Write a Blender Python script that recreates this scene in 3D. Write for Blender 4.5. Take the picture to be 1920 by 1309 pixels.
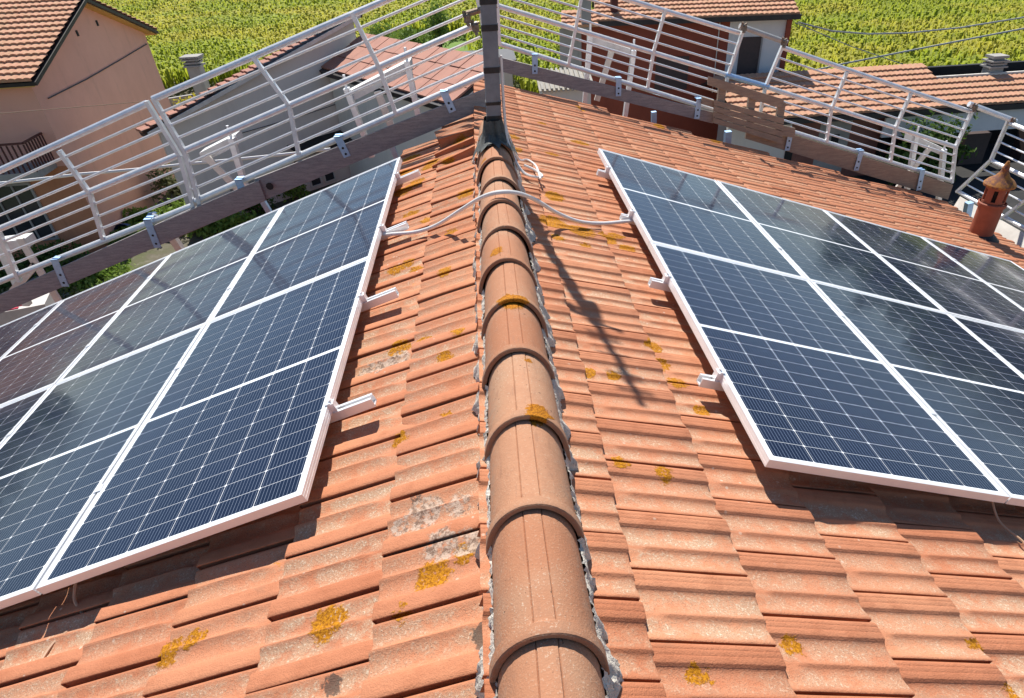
import bpy, bmesh, math, random
import numpy as np
from mathutils import Vector, Matrix

for o in list(bpy.data.objects):
    bpy.data.objects.remove(o)
random.seed(7)
NPR = np.random.default_rng(7)
scene = bpy.context.scene
COL = scene.collection
R = math.radians

# ------------------------------------------------------------------ camera
cam_d = bpy.data.cameras.new('camera')
cam = bpy.data.objects.new('camera', cam_d)
COL.objects.link(cam)
scene.camera = cam
yaw, pitch, roll = R(-4.2398), R(36.0579), R(-2.5652)
fw = Vector((-math.sin(yaw)*math.cos(pitch), math.cos(yaw)*math.cos(pitch), -math.sin(pitch)))
rt = Vector((math.cos(yaw), math.sin(yaw), 0)); up = rt.cross(fw)
r2 = math.cos(roll)*rt+math.sin(roll)*up; u2 = -math.sin(roll)*rt+math.cos(roll)*up
m = Matrix((r2, u2, -fw)).transposed().to_4x4()
m.translation = Vector((-0.0242, 0.0, 1.2089))
cam.matrix_world = m
cam_d.sensor_width = 36
cam_d.lens = 36*1179.77/1920
cam_d.shift_x = -69.92/1920
cam_d.shift_y = 41.07/1920
cam_d.clip_start = 0.05
cam_d.clip_end = 2000

# ------------------------------------------------------------------ light
SUN_EL, SUN_AZ = 52.0, -8.5          # azimuth from +Y towards +X
world = bpy.data.worlds.new('World')
scene.world = world
world.use_nodes = True
wn = world.node_tree
sky = wn.nodes.new('ShaderNodeTexSky')
sky.sky_type = 'NISHITA'
sky.sun_disc = False
sky.sun_elevation = R(SUN_EL)
sky.sun_rotation = R(SUN_AZ)
sky.air_density = 1.0
sky.dust_density = 0.3
sky.ozone_density = 4.0
bg = wn.nodes['Background']
bg.inputs['Strength'].default_value = 0.085
wn.links.new(sky.outputs['Color'], bg.inputs['Color'])
sd = bpy.data.lights.new('sun', 'SUN')
sd.energy = 5.0
sd.angle = R(0.55)
sd.color = (1.0, 0.95, 0.87)
sun = bpy.data.objects.new('sun', sd)
COL.objects.link(sun)
tosun = Vector((math.sin(R(SUN_AZ))*math.cos(R(SUN_EL)), math.cos(R(SUN_AZ))*math.cos(R(SUN_EL)), math.sin(R(SUN_EL))))
sun.rotation_euler = tosun.to_track_quat('Z', 'Y').to_euler()
sun.location = (0, 0, 30)
scene.view_settings.view_transform = 'Standard'
scene.view_settings.look = 'None'
scene.view_settings.exposure = 0.48
scene.view_settings.gamma = 1.0
scene.view_settings.use_curve_mapping = False
scene.render.engine = 'CYCLES'

# ------------------------------------------------------------------ node helpers
class N:
    def __init__(s, name):
        s.mat = bpy.data.materials.new(name); s.mat.use_nodes = True
        s.t = s.mat.node_tree; s.b = s.t.nodes['Principled BSDF']
    def n(s, typ, **kw):
        x = s.t.nodes.new('ShaderNode'+typ)
        for k, v in kw.items(): setattr(x, k, v)
        return x
    def l(s, a, b): s.t.links.new(a, b)
    def put(s, sock, v):
        if isinstance(v, bpy.types.NodeSocket): s.l(v, sock)
        elif isinstance(v, (tuple, list)) and len(v) == 3 and sock.type == 'RGBA': sock.default_value = (*v, 1)
        else: sock.default_value = v
    def math(s, op, a, b=0.0, c=None, clamp=False):
        x = s.n('Math', operation=op, use_clamp=clamp); s.put(x.inputs[0], a); s.put(x.inputs[1], b)
        if c is not None: s.put(x.inputs[2], c)
        return x.outputs[0]
    def mix(s, f, a, b):
        x = s.n('Mix', data_type='RGBA'); s.put(x.inputs[0], f); s.put(x.inputs[6], a); s.put(x.inputs[7], b)
        return x.outputs[2]
    def noise(s, scale, detail=3, rough=.6, vec=None, w=None):
        x = s.n('TexNoise'); x.inputs['Scale'].default_value = scale; x.inputs['Detail'].default_value = detail
        x.inputs['Roughness'].default_value = rough
        s.l(vec if vec is not None else s.pos(), x.inputs['Vector'])
        return x.outputs['Fac']
    def pos(s):
        if not hasattr(s, '_p'): s._p = s.n('NewGeometry').outputs['Position']
        return s._p
    def obj(s):
        if not hasattr(s, '_o'): s._o = s.n('TexCoord').outputs['Object']
        return s._o
    def ramp(s, f, lo, hi):
        x = s.n('MapRange', interpolation_type='SMOOTHSTEP'); s.put(x.inputs[0], f); x.inputs[1].default_value = lo; x.inputs[2].default_value = hi
        return x.outputs[0]
    def attr(s, name):
        return s.n('Attribute', attribute_name=name).outputs['Fac']
    def scale(s, v):
        x = s.n('Mapping'); s.l(s.pos(), x.inputs[0]); x.inputs['Scale'].default_value = v
        return x.outputs[0]
    def bump(s, h, strength=.3, dist=.01):
        x = s.n('Bump'); x.inputs['Strength'].default_value = strength; x.inputs['Distance'].default_value = dist
        s.l(h, x.inputs['Height']); s.l(x.outputs[0], s.b.inputs['Normal'])
    def fin(s, col=None, rough=None, metal=None, spec=None):
        if col is not None: s.put(s.b.inputs['Base Color'], col)
        if rough is not None: s.put(s.b.inputs['Roughness'], rough)
        if metal is not None: s.put(s.b.inputs['Metallic'], metal)
        if spec is not None: s.put(s.b.inputs['Specular IOR Level'], spec)
        return s.mat

def spots(n, pts):
    """irregular stains at given places on the roof: 0..1"""
    wob = n.n('TexNoise'); wob.inputs['Scale'].default_value = 38; wob.inputs['Detail'].default_value = 4; wob.inputs['Roughness'].default_value = .7
    n.l(n.pos(), wob.inputs['Vector'])
    off = n.n('VectorMath', operation='SUBTRACT'); n.l(wob.outputs['Color'], off.inputs[0]); off.inputs[1].default_value = (.5, .5, .5)
    sc = n.n('VectorMath', operation='SCALE'); n.l(off.outputs[0], sc.inputs[0]); sc.inputs['Scale'].default_value = .075
    add = n.n('VectorMath', operation='ADD'); n.l(n.pos(), add.inputs[0]); n.l(sc.outputs[0], add.inputs[1])
    tot = None
    for x, y, z, r in pts:
        d = n.n('VectorMath', operation='DISTANCE'); n.l(add.outputs[0], d.inputs[0]); d.inputs[1].default_value = (x, y, z)
        v = n.math('DIVIDE', d.outputs['Value'], r)
        tot = v if tot is None else n.math('MINIMUM', tot, v)
    return n.math('SUBTRACT', 1.0, n.ramp(tot, .82, 1.02))

A = R(18.36)                    # roof pitch
SA, CA, TA = math.sin(A), math.cos(A), math.tan(A)
ZT = -0.212                     # height of the tile plane at the ridge line (x = 0)
ZP = -0.0493                    # the same for the upper face of the panels
def rp(side, s, y, h=0.0, z0=ZT):
    """point on a roof slope: side +1 right / -1 left, s metres down the slope, h above it"""
    return Vector((side*(s*CA+h*SA), y, z0-s*SA+h*CA))

LICH_R = [(.43,.60,.052),(.355,.775,.03),(.385,.772,.022),(.66,.87,.035),(1.28,.92,.03),(1.3,.78,.03),(.31,1.50,.035),(.45,1.47,.04),(.36,4.02,.075),(.30,3.55,.1),(.46,3.50,.1),(.62,3.5,.07),
          (.30,3.35,.05),(.46,3.3,.04),(.69,3.58,.06),(.73,3.42,.06),(.62,2.32,.055),(.63,2.18,.045),(.66,2.05,.05),(.72,1.88,.04),(.28,2.02,.04),(.38,2.02,.035),(.95,7.05,.07),(.75,5.6,.09),(.45,5.9,.06),(1.9,7.3,.08),(.30,4.35,.04),(2.6,7.4,.1),(3.6,7.6,.09),(.44,5.0,.07),(.16,5.2,.06),(.16,4.85,.05)]
LICH_L = [(-.29,1.12,.06),(-.20,1.17,.04),(-.60,1.08,.06),(-.37,1.03,.035),(-1.12,1.15,.05),(-1.05,1.17,.04),(-.45,1.78,.04),(-.52,2.42,.06),(-.40,2.4,.04),(-.24,2.36,.04),(-.50,3.2,.05),(-.62,3.28,.06),(-.55,3.32,.04),(-.3,3.5,.05),
          (-.32,3.0,.05),(-.22,4.05,.06),(-.6,4.1,.06),(-.48,3.9,.05),(-.6,4.7,.09),(-.7,4.6,.08),(-.5,5.0,.1),(-.35,4.9,.08),(-.72,5.0,.1),(-.25,5.2,.1),(-.7,5.4,.1),(-.73,.82,.03),(-.3,2.22,.04),(-.28,1.83,.025)]
BLOT_L = [(-.36,1.435,.026),(-.15,.90,.036),(-.55,.885,.03)]
CRUST_L = [(-.60,2.335,.075),(-.52,2.36,.06),(-.66,2.31,.05),(-.33,1.37,.07),(-.22,1.36,.05),(-.41,1.34,.04),(-.27,1.22,.06),(-.19,1.20,.05)]

def tile_material(name, side, pts, grey=(), crust=()):
    n = N(name)
    tint = n.attr('tint'); rnd = n.n('ObjectInfo').outputs['Random']
    big = n.noise(1.6, 3); mid = n.noise(14, 4, .65); fine = n.noise(140, 3, .7); grit = n.noise(330, 2, .6)
    t = n.math('FRACT', n.math('ADD', n.math('MULTIPLY', tint, 1.7), n.math('MULTIPLY', rnd, 3.3)))
    c = n.mix(t, (.46, .168, .084), (.59, .258, .138))
    c = n.mix(n.ramp(big, .35, .7), c, (.53, .215, .115))
    c = n.mix(n.math('MULTIPLY', n.ramp(mid, .42, .72), .42), c, (.36, .125, .060))
    pan = n.attr('pan'); wv = n.math('ADD', .35, n.math('MULTIPLY', n.math('FRACT', n.math('MULTIPLY', t, 7.3)), .75))
    panw = n.math('MULTIPLY', pan, wv)
    # weathered, pale, gritty film in the pans
    film = n.math('MULTIPLY', panw, n.ramp(n.math('ADD', mid, n.math('MULTIPLY', fine, .5)), .56, .84))
    c = n.mix(n.math('MULTIPLY', film, .72), c, (.50, .35, .23))
    dots = n.math('MULTIPLY', n.ramp(fine, .55, .61), n.math('MULTIPLY', panw, n.ramp(mid, .42, .58)))
    c = n.mix(n.math('MULTIPLY', dots, .9), c, (.66, .54, .40))
    dark = n.math('MULTIPLY', n.ramp(grit, .56, .66), n.math('ADD', n.math('MULTIPLY', pan, .75), .14))
    c = n.mix(n.math('MULTIPLY', dark, .65), c, (.14, .08, .055))
    crack = n.math('MULTIPLY', n.ramp(n.noise(62, 5, .7), .60, .68), n.math('MULTIPLY', pan, n.ramp(big, .45, .62)))
    c = n.mix(n.math('MULTIPLY', crack, .4), c, (.20, .15, .12))
    smear = n.math('MULTIPLY', n.ramp(n.noise(5.5, 4, .7, n.scale((1, 2.6, 1))), .56, .74), .38)
    c = n.mix(smear, c, (.30, .165, .105))
    # scattered pale rosettes
    vor = n.n('TexVoronoi', feature='F1'); vor.inputs['Scale'].default_value = 17; n.l(n.pos(), vor.inputs['Vector'])
    ros = n.math('SUBTRACT', 1.0, n.ramp(vor.outputs['Distance'], .07, .12))
    ros = n.math('MULTIPLY', ros, n.ramp(big, .5, .6))
    c = n.mix(n.math('MULTIPLY', ros, .55), c, (.66, .58, .47))
    # small orange lichens anywhere
    v2 = n.noise(9, 5, .75)
    anyl = n.math('MULTIPLY', n.ramp(v2, .69, .73), n.ramp(fine, .40, .55))
    c = n.mix(anyl, c, (.46, .20, .02))
    big_l = spots(n, [(x, y, ZT-abs(x)*TA+.015, r) for x, y, r in pts])
    holes = n.ramp(n.noise(95, 3, .6), .33, .43)
    lc = n.mix(n.ramp(fine, .35, .62), (.25, .09, .006), (.53, .225, .010))
    c = n.mix(n.math('MULTIPLY', big_l, holes), c, lc)
    if grey:
        g = spots(n, [(x, y, ZT-abs(x)*TA+.015, r) for x, y, r in grey]); c = n.mix(n.math('MULTIPLY', g, .8), c, (.07, .06, .05))
    if crust:
        k_ = spots(n, [(x, y, ZT-abs(x)*TA+.015, r) for x, y, r in crust])
        fl = n.mix(n.ramp(n.noise(48, 6, .75), .42, .56), (.17, .12, .09), (.54, .42, .33))
        c = n.mix(n.math('MULTIPLY', n.math('MULTIPLY', k_, n.ramp(n.noise(36, 4, .7), .36, .5)), .85), c, fl)
    n.bump(n.math('ADD', n.math('MULTIPLY', fine, .9), n.math('ADD', n.math('MULTIPLY', grit, .5), n.math('ADD', mid, n.math('MULTIPLY', big_l, .6)))), .55, .005)
    return n.fin(c, .9, 0, .2)

M = {}
M['tile_r'] = tile_material('terracotta_right', 1, LICH_R)
M['tile_l'] = tile_material('terracotta_left', -1, LICH_L, BLOT_L, CRUST_L)

def ridge_material():
    n = N('terracotta_ridge')
    rnd = n.n('ObjectInfo').outputs['Random']; big = n.noise(2.2, 3); mid = n.noise(22, 5, .7); fine = n.noise(170, 3, .7)
    c = n.mix(rnd, (.41, .175, .092), (.50, .265, .155))
    c = n.mix(n.math('MULTIPLY', n.ramp(mid, .4, .75), .4), c, (.35, .165, .095))
    c = n.mix(n.math('MULTIPLY', n.ramp(big, .45, .7), .45), c, (.43, .30, .20))
    c = n.mix(n.math('MULTIPLY', n.ramp(fine, .58, .66), n.math('ADD', .25, n.math('MULTIPLY', n.ramp(big, .45, .65), .5))), c, (.60, .48, .36))
    sxyz = n.n('SeparateXYZ'); n.l(n.obj(), sxyz.inputs[0])
    side_g = n.math('MULTIPLY', n.ramp(n.math('ABSOLUTE', sxyz.outputs['X']), .07, .125), n.ramp(n.noise(26, 5, .75), .40, .62))
    c = n.mix(n.math('MULTIPLY', side_g, .6), c, (.36, .29, .22))
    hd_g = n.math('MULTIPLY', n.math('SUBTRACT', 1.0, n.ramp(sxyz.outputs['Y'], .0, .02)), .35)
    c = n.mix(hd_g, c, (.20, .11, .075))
    strk = n.math('MULTIPLY', n.ramp(n.noise(7, 4, .7, n.scale((6, 1.2, 3))), .55, .72), .4)
    c = n.mix(strk, c, (.29, .15, .095))
    pit = n.math('MULTIPLY', n.ramp(n.noise(75, 2, .5), .69, .73), n.ramp(big, .4, .6))
    c = n.mix(n.math('MULTIPLY', pit, .8), c, (.09, .055, .035))
    l = spots(n, [(.005, 2.13, .0, .05), (-.02, 2.16, 0, .04), (.04, 2.15, 0, .035), (.045, 1.455, -.005, .045), (.062, 1.47, -.01, .042), (.035, 1.75, .0, .02), (-.045, 2.62, -.01, .04), (-.09, 4.0, -.06, .05)])
    lc = n.mix(n.ramp(fine, .35, .6), (.22, .075, .006), (.50, .19, .010))
    c = n.mix(l, c, lc)
    n.bump(n.math('ADD', mid, n.math('ADD', n.math('MULTIPLY', fine, .8), l)), .5, .004)
    return n.fin(c, .88, 0, .22)
M['ridge'] = ridge_material()

def simple(name, c1, c2=None, scale=5, rough=.8, metal=0, bump=0, bscale=60, spec=.4, stretch=None, c3=None):
    n = N(name)
    vec = n.scale(stretch) if stretch else None
    c = c1
    if c2: c = n.mix(n.ramp(n.noise(scale, 5, .65, vec), .3, .7), c1, c2)
    if c3: c = n.mix(n.math('MULTIPLY', n.ramp(n.noise(scale*5.3, 4, .7, vec), .55, .7), .7), c, c3)
    if bump: n.bump(n.noise(bscale, 4, .65, vec), bump, .01)
    return n.fin(c, rough, metal, spec)

M['mortar'] = simple('lime_mortar', (.78, .72, .63), (.56, .51, .44), 34, .95, bump=.9, bscale=110, c3=(.13, .115, .10))
M['under'] = simple('roof_underlay', (.035, .018, .013), (.05, .025, .018), 9, .95)
M['galv'] = simple('galvanised_steel', (.88, .885, .89), (.74, .755, .775), 14, .42, .35, bump=.05, bscale=120)
M['galv_sky_tint'] = simple('galvanised_plate_sky_tint', (.42, .63, .88), (.36, .53, .76), 25, .45, .55)  # sky reflection painted in as a blue base colour
M['alu'] = simple('anodised_aluminium', (.88, .88, .885), (.82, .82, .83), 8, .38, .35)
M['clamp'] = simple('steel_clamp', (.20, .14, .09), (.30, .26, .22), 60, .6, .6, c3=(.35, .14, .04))
M['wood_old'] = simple('weathered_board', (.37, .345, .33), (.26, .245, .245), 3.0, .9, bump=.35, bscale=9, stretch=(3, 3, 22), c3=(.09, .08, .08))
M['wood_new'] = simple('sawn_board', (.40, .31, .225), (.29, .22, .17), 3.0, .88, bump=.35, bscale=9, stretch=(3, 3, 24), c3=(.17, .12, .09))
M['wood_pale'] = simple('pale_board', (.76, .72, .65), (.62, .58, .52), 4, .85, bump=.2, bscale=20)
M['mast'] = simple('grey_wrapped_mast', (.21, .225, .25), (.155, .17, .195), 12, .55, .0, bump=.08)
M['black'] = simple('black_tape', (.012, .012, .014), (.025, .025, .03), 30, .45)
M['bitumen'] = simple('bitumen_sheet', (.10, .105, .095), (.05, .052, .05), 14, .7, bump=.6, bscale=35, c3=(.16, .16, .15))
M['bitumen_dk'] = simple('black_bitumen', (.015, .015, .017), (.035, .034, .034), 14, .55, bump=.5, bscale=40)
M['conduit'] = simple('white_conduit', (.84, .82, .79), (.76, .74, .71), 20, .45)
M['wire'] = simple('tan_wire', (.48, .30, .19), None, rough=.5)
M['wire_grey'] = simple('grey_cable', (.50, .50, .48), (.40, .40, .38), 6, .6)
M['wire_dark'] = simple('dark_cable', (.06, .05, .045), None, rough=.6)
M['white_plate'] = simple('white_coated_steel', (.74, .73, .71), (.62, .61, .59), 6, .55, .1)
M['pot'] = simple('terracotta_flue', (.31, .10, .058), (.25, .078, .045), 9, .75, bump=.12, bscale=40)
def pot_cap():
    n = N('lichened_cap'); f = n.ramp(n.noise(16, 5, .7), .42, .58)
    c = n.mix(f, (.17, .07, .045), (.36, .155, .03)); n.bump(n.noise(60, 3), .3, .005)
    return n.fin(c, .85)
M['potcap'] = pot_cap()

def cell_material():
    n = N('silicon_cell')
    sx = n.n('SeparateXYZ'); n.l(n.obj(), sx.inputs[0])
    fr = n.math('FRACT', n.math('ADD', n.math('DIVIDE', sx.outputs['X'], .0148), .5))
    line = n.math('LESS_THAN', n.math('ABSOLUTE', n.math('SUBTRACT', fr, .5)), .055)
    rnd = n.n('ObjectInfo').outputs['Random']
    c = n.mix(rnd, (.0045, .009, .027), (.007, .013, .036))
    c = n.mix(n.math('MULTIPLY', n.ramp(n.noise(3, 4), .35, .75), .3), c, (.016, .024, .045))
    c = n.mix(line, c, (.17, .20, .26))
    rg = n.math('ADD', .06, n.math('MULTIPLY', n.ramp(n.noise(2.2, 5, .7), .4, .75), .12))
    return n.fin(c, rg, 0, .30)
M['cell'] = cell_material()
def sheet_material():
    n = N('white_backsheet'); c = n.mix(n.ramp(n.noise(4, 4), .3, .7), (.86, .88, .90), (.80, .83, .86))
    return n.fin(c, .2, 0, .35)
M['sheet'] = sheet_material()

def wall_mat(name, c1, c2, c3, sc=.9):
    n = N(name)
    c = n.mix(n.ramp(n.noise(sc, 5, .65), .3, .7), c1, c2)
    c = n.mix(n.math('MULTIPLY', n.ramp(n.noise(sc*2.3, 6, .7, n.scale((1, 1, .25))), .52, .75), .5), c, c3)
    n.bump(n.noise(30, 4, .7), .2, .01)
    return n.fin(c, .92, 0, .2)
M['pink'] = wall_mat('pink_render', (.86, .47, .35), (.80, .43, .32), (.64, .35, .27))
M['ochre'] = wall_mat('ochre_soffit', (.68, .40, .13), (.60, .34, .12), (.5, .3, .12))
M['orange_wall'] = wall_mat('orange_render', (.62, .29, .16), (.55, .24, .13), (.4, .18, .1))
M['greywall'] = wall_mat('grey_render', (.80, .755, .68), (.74, .70, .635), (.62, .59, .54), .6)
M['concrete'] = wall_mat('concrete', (.42, .40, .37), (.33, .32, .29), (.2, .2, .18), 1.6)
M['redwall'] = wall_mat('red_render', (.32, .088, .055), (.27, .074, .047), (.20, .06, .04))
M['brickwall'] = wall_mat('brown_brick_wall', (.26, .125, .095), (.21, .10, .08), (.14, .08, .07), 2)
M['whitewall'] = wall_mat('white_render', (.82, .81, .79), (.76, .75, .74), (.6, .6, .58))
M['ownwall'] = wall_mat('own_red_render', (.40, .11, .05), (.34, .09, .045), (.25, .07, .04))
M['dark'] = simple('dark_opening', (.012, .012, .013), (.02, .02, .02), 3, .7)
M['fascia'] = simple('dark_gutter', (.03, .027, .028), (.045, .04, .04), 5, .5)
M['door'] = simple('brown_shutter', (.085, .058, .055), (.07, .05, .048), 6, .6)
M['glass_far'] = simple('window_glass', (.03, .035, .04), (.05, .055, .06), 1.2, .12, 0, spec=.6)
M['rail_dark'] = simple('brown_railing', (.10, .03, .025), None, rough=.6)
M['slate'] = simple('slab_tile', (.48, .225, .16), (.40, .19, .14), 3, .85, bump=.3, bscale=25, c3=(.30, .22, .14))
M['sheet_rib'] = simple('fibre_cement', (.42, .39, .34), (.33, .31, .27), 5, .9)
def old_tile():
    n = N('old_clay_tiles')
    c = n.mix(n.ramp(n.noise(2.2, 4, .7), .3, .7), (.58, .30, .20), (.47, .25, .15))
    c = n.mix(n.math('MULTIPLY', n.ramp(n.noise(9, 4, .7), .45, .7), .6), c, (.52, .40, .24))
    c = n.mix(n.math('MULTIPLY', n.ramp(n.noise(30, 3, .7), .58, .7), .55), c, (.28, .16, .10))
    n.bump(n.noise(40, 3), .3, .01)
    return n.fin(c, .9, 0, .2)
M['oldtile'] = old_tile()
def ground_mat():
    n = N('yard_ground')
    c = n.mix(n.ramp(n.noise(.35, 5, .65), .4, .62), (.13, .115, .085), (.085, .105, .035))
    c = n.mix(n.math('MULTIPLY', n.ramp(n.noise(2.4, 5, .7), .5, .7), .6), c, (.22, .20, .16))
    n.bump(n.noise(6, 4), .4, .05)
    return n.fin(c, .95, 0, .2)
M['ground'] = ground_mat()
M['grass'] = simple('lawn', (.11, .20, .03), (.16, .25, .045), 1.4, .95, bump=.5, bscale=12)

def leaf_mat(name, cols, tr=.35):
    n = N(name)
    rn = n.attr('tint'); p = n.noise(.11, 3, .6)
    c = n.mix(rn, cols[0], cols[1])
    if len(cols) > 2: c = n.mix(n.ramp(p, .42, .62), c, cols[2])
    d = n.n('BsdfTranslucent'); n.put(d.inputs['Color'], c)
    n.fin(c, .7, 0, .3)
    mx = n.n('MixShader'); mx.inputs[0].default_value = tr
    n.l(n.b.outputs[0], mx.inputs[1]); n.l(d.outputs[0], mx.inputs[2])
    n.l(mx.outputs[0], n.t.nodes['Material Output'].inputs['Surface'])
    return n.mat
M['crop'] = leaf_mat('crop_leaves', [(.30, .38, .03), (.46, .50, .05), (.52, .49, .065)], .5)
M['leaf_green'] = leaf_mat('green_leaves', [(.055, .115, .022), (.11, .18, .035)])
M['leaf_light'] = leaf_mat('light_green_leaves', [(.15, .25, .04), (.24, .33, .06)])
M['leaf_olive'] = leaf_mat('olive_leaves', [(.10, .115, .05), (.19, .19, .09)])
M['leaf_yellow'] = leaf_mat('yellow_leaves', [(.50, .42, .03), (.62, .56, .06)])
M['bark'] = simple('bark', (.11, .08, .06), (.07, .05, .04), 8, .9, bump=.4, bscale=30)
M['tarp'] = simple('blue_tarp', (.02, .06, .16), (.03, .09, .22), 6, .5)
M['bag'] = simple('white_sack', (.62, .58, .53), (.52, .48, .44), 5, .7)
M['redprint'] = simple('red_print', (.45, .02, .05), None, rough=.7)
M['yellow_frame'] = simple('yellow_frame', (.52, .42, .14), None, rough=.6)

# ------------------------------------------------------------------ mesh helpers
class MB:
    def __init__(s): s.v = []; s.f = []; s.sm = []
    def add(s, vs, fs, smooth=False):
        b = len(s.v); s.v += [tuple(x) for x in vs]; s.f += [tuple(b+i for i in f) for f in fs]; s.sm += [smooth]*len(fs)
        return s
    def hexa(s, p):          # p: 4 bottom corners then 4 top corners
        return s.add(p, [(0, 3, 2, 1), (4, 5, 6, 7), (0, 1, 5, 4), (1, 2, 6, 5), (2, 3, 7, 6), (3, 0, 4, 7)])
    def box(s, c, d, rz=0.0):
        c = Vector(c); q = Matrix.Rotation(rz, 3, 'Z'); x, y, z = (e/2 for e in d)
        P = [Vector((a*x, b*y, e*z)) for e in (-1, 1) for a, b in ((-1, -1), (1, -1), (1, 1), (-1, 1))]
        return s.hexa([c+q@p for p in P])
    def bar(s, a, b, w, h, upv=(0, 0, 1)):
        a, b = Vector(a), Vector(b); d = (b-a).normalized(); u = Vector(upv)
        sd_ = d.cross(u).normalized(); u = sd_.cross(d).normalized()
        o = [sd_*-w/2-u*h/2, sd_*w/2-u*h/2, sd_*w/2+u*h/2, sd_*-w/2+u*h/2]
        return s.hexa([a+q for q in o]+[b+q for q in o])
    def tube(s, pts, r, n=8, cap=True):
        pts = [Vector(p) for p in pts]; k = len(pts); rr = r if isinstance(r, (list, tuple)) else [r]*k
        vs = []; ref = None
        for i, p in enumerate(pts):
            d = (pts[min(i+1, k-1)]-pts[max(i-1, 0)]).normalized()
            if ref is None:
                ref = d.cross(Vector((0, 0, 1)))
                if ref.length < .05: ref = d.cross(Vector((0, 1, 0)))
            ref = (ref-d*ref.dot(d)).normalized(); w = d.cross(ref)
            vs += [p+(ref*math.cos(2*math.pi*j/n)+w*math.sin(2*math.pi*j/n))*rr[i] for j in range(n)]
        fs = [(i*n+j, i*n+(j+1) % n, (i+1)*n+(j+1) % n, (i+1)*n+j) for i in range(k-1) for j in range(n)]
        s.add(vs, fs, True)
        if cap:
            s.add(vs[:n], [tuple(range(n))[::-1]]); s.add(vs[-n:], [tuple(range(n))])
        return s
    def lathe(s, prof, c, n=20, axis=None):
        c = Vector(c); vs = []
        for r, z in prof: vs += [c+Vector((r*math.cos(2*math.pi*j/n), r*math.sin(2*math.pi*j/n), z)) for j in range(n)]
        k = len(prof)
        return s.add(vs, [(i*n+j, i*n+(j+1) % n, (i+1)*n+(j+1) % n, (i+1)*n+j) for i in range(k-1) for j in range(n)], True)
    def prism(s, poly, off):
        off = Vector(off); n = len(poly); P = [Vector(p) for p in poly]
        return s.add(P+[p+off for p in P], [tuple(range(n))[::-1], tuple(range(n, 2*n))]+[(i, (i+1) % n, n+(i+1) % n, n+i) for i in range(n)])
    def mesh(s, name, mat, sharp=35, fix=True):
        me = bpy.data.meshes.new(name); me.from_pydata(s.v, [], s.f); me.update()
        if fix:
            bm = bmesh.new(); bm.from_mesh(me); bmesh.ops.recalc_face_normals(bm, faces=bm.faces); bm.to_mesh(me); bm.free()
        me.polygons.foreach_set('use_smooth', s.sm)
        if any(s.sm): me.set_sharp_from_angle(angle=R(sharp))
        me.materials.append(mat); return me
    def build(s, name, mat, parent=None, **kw):
        return link(name, s.mesh(name, mat, **kw), parent)

def link(name, data, parent=None):
    o = bpy.data.objects.new(name, data); COL.objects.link(o)
    if parent is not None:
        o.parent = parent
        if data is not None and parent.get('_w'):     # mesh given in world coordinates
            o.matrix_parent_inverse = Matrix.Translation(-Vector(parent.location))
    return o
def thing(name, label, cat, loc=(0, 0, 0), group=None, worldmesh=True):
    o = link(name, None); o.location = loc; o['label'] = label; o['category'] = cat
    if group: o['group'] = group
    if worldmesh: o['_w'] = 1
    o.empty_display_size = .2
    return o
def tag(o, label, cat, group=None):
    o['label'] = label; o['category'] = cat
    if group: o['group'] = group
    return o
def structure(o): o['kind'] = 'structure'; return o
def stuff(o): o['kind'] = 'stuff'; return o
def cage(o, parent): pass

# ------------------------------------------------------------------ ground and field
GZ = -7.5
g = MB().add([(-500, -200, GZ), (500, -200, GZ), (500, 900, GZ), (-500, 900, GZ)], [(0, 1, 2, 3)])
structure(g.build('ground', M['ground']))
lw = MB().add([(-6.5, 55, GZ+.02), (0, 55, GZ+.02), (1.5, 66, GZ+.02), (-6, 66, GZ+.02)], [(0, 1, 2, 3)])
structure(lw.build('lawn', M['grass']))
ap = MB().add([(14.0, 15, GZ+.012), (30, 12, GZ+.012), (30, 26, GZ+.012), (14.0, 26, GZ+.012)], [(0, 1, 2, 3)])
structure(ap.build('bay_shade_patch', simple('painted_bay_shade', (.022, .022, .023), (.035, .034, .033), 3, .9)))  # near-black sheet paints the shade of the open shed bay on the ground

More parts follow.
